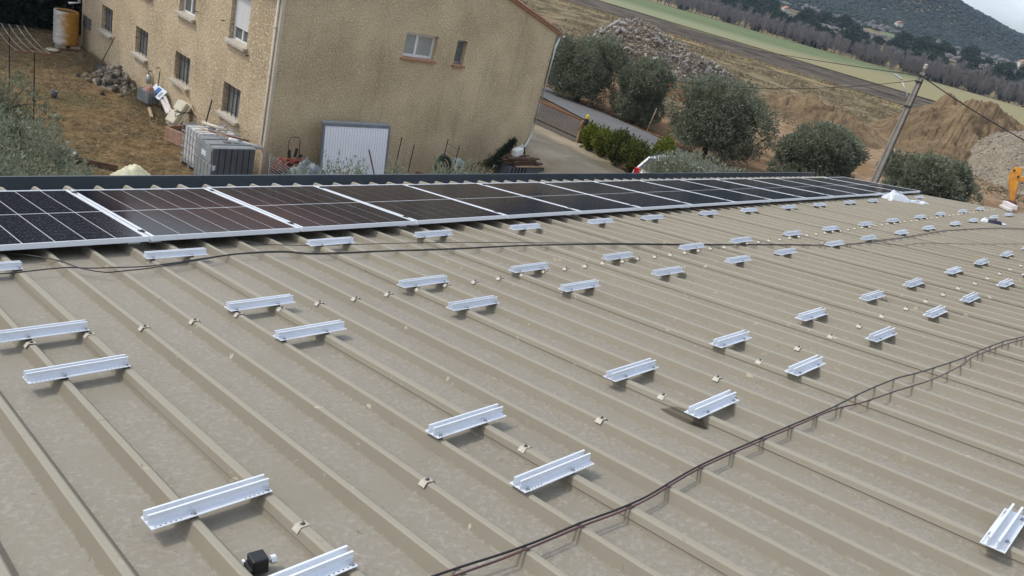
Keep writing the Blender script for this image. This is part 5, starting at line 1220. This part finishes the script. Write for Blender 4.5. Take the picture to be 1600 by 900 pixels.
def excavator():
    x, y = ray_pos(10.55, 59.5); b = gzf(x, y)
    e = thing('excavator', 'yellow excavator with its stick standing vertically over the bucket', 'excavator', (x, y, b)); e.scale = (.82, .66, .82)
    def plate(pts, w, nm, mat='excavator_yellow'): return MB().prism(pts, 'x', -w / 2, w / 2).build(nm, mat, e, bevel=.02)
    # y to the left (+) in the picture; machine stands towards -y
    plate([(.80, 2.55), (.70, 2.95), (.35, 3.12), (.05, 3.05), (-.08, 2.8), (-.22, 2.1), (-.66, .55), (-.52, .42), (-.36, .5), (.30, 1.45)], .36, 'stick')
    plate([(.10, 2.2), (.12, 2.45), (-.1, 2.5), (-1.2, 2.45), (-2.6, 3.0), (-4.0, 2.2), (-4.9, 1.4), (-4.7, 1.1), (-3.9, 1.7), (-2.6, 2.45), (-1.2, 2.1)], .42, 'boom')
    MB().tube([(0, .25, 3.12), (0, -1.0, 3.0)], .045, 8).build('cylinder_rod', 'cage_steel', e); MB().tube([(0, -.9, 3.0), (0, -2.2, 2.95)], .09, 10).build('ram', 'excavator_yellow', e)
    MB().tube([(0, .84, 2.5), (0, .42, 1.5)], .06, 8).build('bucket_ram', 'excavator_yellow', e); MB().tube([(0, .42, 1.5), (0, -.25, .55)], .04, 8).build('ram_rod', 'cage_steel', e)
    plate([(-.20, .55), (-.70, .60), (-1.0, .30), (-.95, .02), (-.45, -.06), (-.25, .05), (-.6, .2), (-.5, .35)], .8, 'bucket', 'iron_rust')
    for s in (-1, 1):
        tr_ = MB().prism([(-8.3, .15), (-8.0, 0), (-4.4, 0), (-4.1, .15), (-4.1, .55), (-4.4, .75), (-8.0, .75), (-8.3, .55)], 'x', s * 1.1 - .25, s * 1.1 + .25).build('track', 'tyre', e)
    MB().box((0, -6.6, 1.45), (2.2, 3.6, 1.1)).build('engine_house', 'excavator_yellow', e, bevel=.08); c = MB().box((-.6, -4.9, 1.85), (.95, 1.5, 1.7)).build('cab', 'excavator_yellow', e, bevel=.06); MB().box((-.6, -4.9, 2.1), (.97, 1.3, .9)).build('cab_window', 'car_glass', c)
    for q in (0, 1): MB().tube([(.22, .05 + .1 * q, 3.0), (.23, -.05 + .12 * q, 2.2), (.22, -.25 + .12 * q, 1.4)], .03, 6).build('hose', 'black_plastic', e)
    MB().tube([(-.26, .55, 2.75), (.26, .55, 2.75)], .09, 10).build('pin', 'iron_dark', e); MB().tube([(-.26, -.02, 2.4), (.26, -.02, 2.4)], .10, 10).build('pin', 'iron_dark', e)
    MB().box((0, -6.2, .82), (1.4, 1.4, .3)).build('turntable', 'iron_dark', e)
excavator()

# ---------------------------------------------------------------- far tree rows, villas, hill woods
def bare_tree_mesh(seed):
    rng = np.random.default_rng(seed); V, F = [], []
    def strip_(p0, p1, w0, w1):
        d = p1 - p0; s = np.cross(d, rng.normal(0, 1, 3)); s /= np.linalg.norm(s) + 1e-9; o = len(V)
        V.extend([p0 + s * w0, p0 - s * w0, p1 - s * w1, p1 + s * w1]); F.append((o, o + 1, o + 2, o + 3))
    H = rng.uniform(8.0, 10.5)
    for _ in range(3): strip_(np.zeros(3), np.array([0, 0, H * .8]), .16, .04)
    for k in range(60):
        z = H * rng.uniform(.06, .8); a = rng.uniform(0, 6.28); L = (H - z) * rng.uniform(.35, .75) + .8; out = rng.uniform(.22, .75)
        p0 = np.array([0, 0, z]); p1 = p0 + np.array([math.cos(a) * out, math.sin(a) * out, 1]) * L * .8; strip_(p0, p1, .05, .015)
        for q in range(11):
            t = rng.uniform(.2, 1); p = p0 + (p1 - p0) * t; strip_(p, p + np.array([rng.normal(0, .35), rng.normal(0, .35), rng.uniform(.5, 1.1)]) * rng.uniform(.6, 1.5), .042, .012)
    return np_mesh('bare_tree', np.array(V), np.array(F), 'bare_twig')
BT = [bare_tree_mesh(500 + i) for i in range(6)]
rs = np.random.default_rng(31); cnt = 0
for row, (x0, dy, y0, y1) in enumerate(((300.5, 3.3, 44, 262), (306.5, 3.3, 46, 262), (313, 3.6, 50, 255))):
    y = y0
    while y < y1 and cnt < 270:
        x = x0 + rs.normal(0, .9); o = link('bare_tree', BT[cnt % 6], None, (x, y, gzf(x, y) - .1), (0, 0, rs.uniform(0, 6.28))); s = rs.uniform(.8, 1.15) * (.86 if y < 95 else .76); o.scale = (s * 1.1, s * 1.1, s)
        tag(o, ['leafless grey tree in the front line of the windbreak along the wheat field', 'leafless grey tree in the middle line of the windbreak', 'leafless grey tree in the rear line of the windbreak'][row], 'tree', 'leafless trees of the windbreak'); cnt += 1; y += dy * rs.uniform(.6, 1.4)
def ever_mesh(seed):
    rng = np.random.default_rng(seed); C, O = crown_points([(0, 0, 3.2, 2.6, 2.6, 2.6), (1.2, .6, 3.6, 1.8, 1.8, 2.0), (-1.1, -.6, 2.6, 1.9, 1.9, 2.0), (.2, -1.0, 4.4, 1.5, 1.5, 1.6)], 900, rng, .55, gap=.25); V, F = leaf_cards(C, O, .95, .26, rng); return np_mesh('evergreen_tree', V, F, 'evergreen_leaf')
ET = [ever_mesh(600 + i) for i in range(4)]
for k in range(120):
    azd = rs.uniform(9, 34); D = rs.choice([350, 385, 425, 470, 520]) + rs.normal(0, 9) + (azd - 20) * 2.0; x, y = ray_pos(azd, D)
    if x < 318: continue
    o = link('evergreen_tree', ET[k % 4], None, (x, y, gzf(x, y) - .3), (0, 0, rs.uniform(0, 6.28))); s = rs.uniform(.7, 1.5); o.scale = (s * 1.25, s * 1.25, s)
    tag(o, 'dark evergreen tree scattered on the slope behind the windbreak', 'tree', 'evergreens behind the windbreak')
# pale and green plots on the far slope
for nm, azs, d0, d1, mt in (('far_field', (13.5, 21.5), 560, 606, 'winter_wheat'), ('far_track', (8, 30), 488, 497, 'drive_concrete'), ('far_plot', (20, 33), 520, 540, 'drive_concrete')):
    A, D = np.meshgrid(np.radians(np.linspace(*azs, 40)), np.linspace(d0, d1, 6), indexing='ij'); X = D * np.cos(A); Y = D * np.sin(A); structure(link(nm, grid_mesh(nm, X, Y, gz(X, Y) + .5, mt)))
def villa(azd, D, w, lab):
    x, y = ray_pos(azd, D); t = thing('villa', lab, 'house', (x, y, gzf(x, y)), (0, 0, R(azd + 20)), 'villas on the far slope')
    MB().box((0, 0, 1.6), (w, w * .7, 3.8)).build('wall', 'villa_wall', t); MB().prism([(-w * .4, 3.4), (w * .4, 3.4), (0, 4.9)], 'x', -w * .55, w * .55).build('roof', 'roof_tile', t)
    for k in (-.25, .25): MB().box((w * k, -w * .36, 1.9), (1.1, .1, 1.3)).build('window', 'car_glass', t)
villa(20.6, 640, 6, 'small pale villa at the foot of the wooded hill'); villa(13.2, 600, 6, 'small white villa at the low end of the hill'); villa(27.5, 560, 6, 'small pale farmhouse behind the windbreak trees')
# hill woods: a mass of bushes, uncountable
rs = np.random.default_rng(77); nb = 46000; A = np.radians(rs.uniform(-4, 48, nb)); D = 1090 - (1090 - 600) * rs.random(nb) ** .75; X = D * np.cos(A); Y = D * np.sin(A); Z = gz(X, Y); dens = fbm2(X, Y, .012, 41, 4); k = dens > .33 + .12 * (D < 640); X, Y, Z, D = X[k], Y[k], Z[k], D[k]; nb = len(X)
S = rs.uniform(1.0, 2.5, nb) * (D / 800); jit = rs.uniform(.7, 1.25, (nb, len(bv), 1)); th = rs.uniform(0, 6.28, nb); Vb = bv[None] * jit * S[:, None, None] * np.array([1.15, 1.3, 1.25]); c, s = np.cos(th)[:, None], np.sin(th)[:, None]
Vb = np.stack([Vb[..., 0] * c - Vb[..., 1] * s + X[:, None], Vb[..., 0] * s + Vb[..., 1] * c + Y[:, None], Vb[..., 2] + (Z + S * .35)[:, None]], -1).reshape(-1, 3); Fb = (bf[None] + (np.arange(nb) * len(bv))[:, None, None]).reshape(-1, 3)
o = link('hill_woods', np_mesh('hill_woods', Vb, Fb, 'hill_bush')); o['kind'] = 'stuff'; tag(o, 'dark evergreen scrub woods covering the far hill', 'woods')
# brown hedgerow mass at the hill foot
nb = 1500; A = np.radians(rs.uniform(6, 36, nb)); D = rs.choice([612, 545, 505], nb) + rs.normal(0, 6, nb); X = D * np.cos(A); Y = D * np.sin(A); Z = gz(X, Y); S = rs.uniform(1.4, 3.0, nb); Vb = bv[None] * rs.uniform(.7, 1.25, (nb, len(bv), 1)) * S[:, None, None]
Vb = (Vb + np.stack([X, Y, Z + S * .4], -1)[:, None]).reshape(-1, 3); Fb = (bf[None] + (np.arange(nb) * len(bv))[:, None, None]).reshape(-1, 3)
o = link('far_hedgerows', np_mesh('far_hedgerows', Vb, Fb, 'bare_twig')); o['kind'] = 'stuff'; tag(o, 'brown leafless hedgerows crossing the far slope', 'hedgerow')

# ---------------------------------------------------------------- the air
m = bpy.data.materials.new('air'); m.use_nodes = True; nt = m.node_tree; nt.nodes.clear(); MATS['air'] = m
pv = nt.nodes.new('ShaderNodeVolumePrincipled'); pv.inputs['Color'].default_value = (.62, .78, 1.0, 1); pv.inputs['Density'].default_value = .00019; pv.inputs['Anisotropy'].default_value = .2
mo = nt.nodes.new('ShaderNodeOutputMaterial'); nt.links.new(pv.outputs[0], mo.inputs['Volume'])
o = MB().box((0, 0, 65), (5400, 5400, 290)).build('haze', 'air'); o['kind'] = 'stuff'; tag(o, 'thin bluish haze over the valley and hill', 'haze')
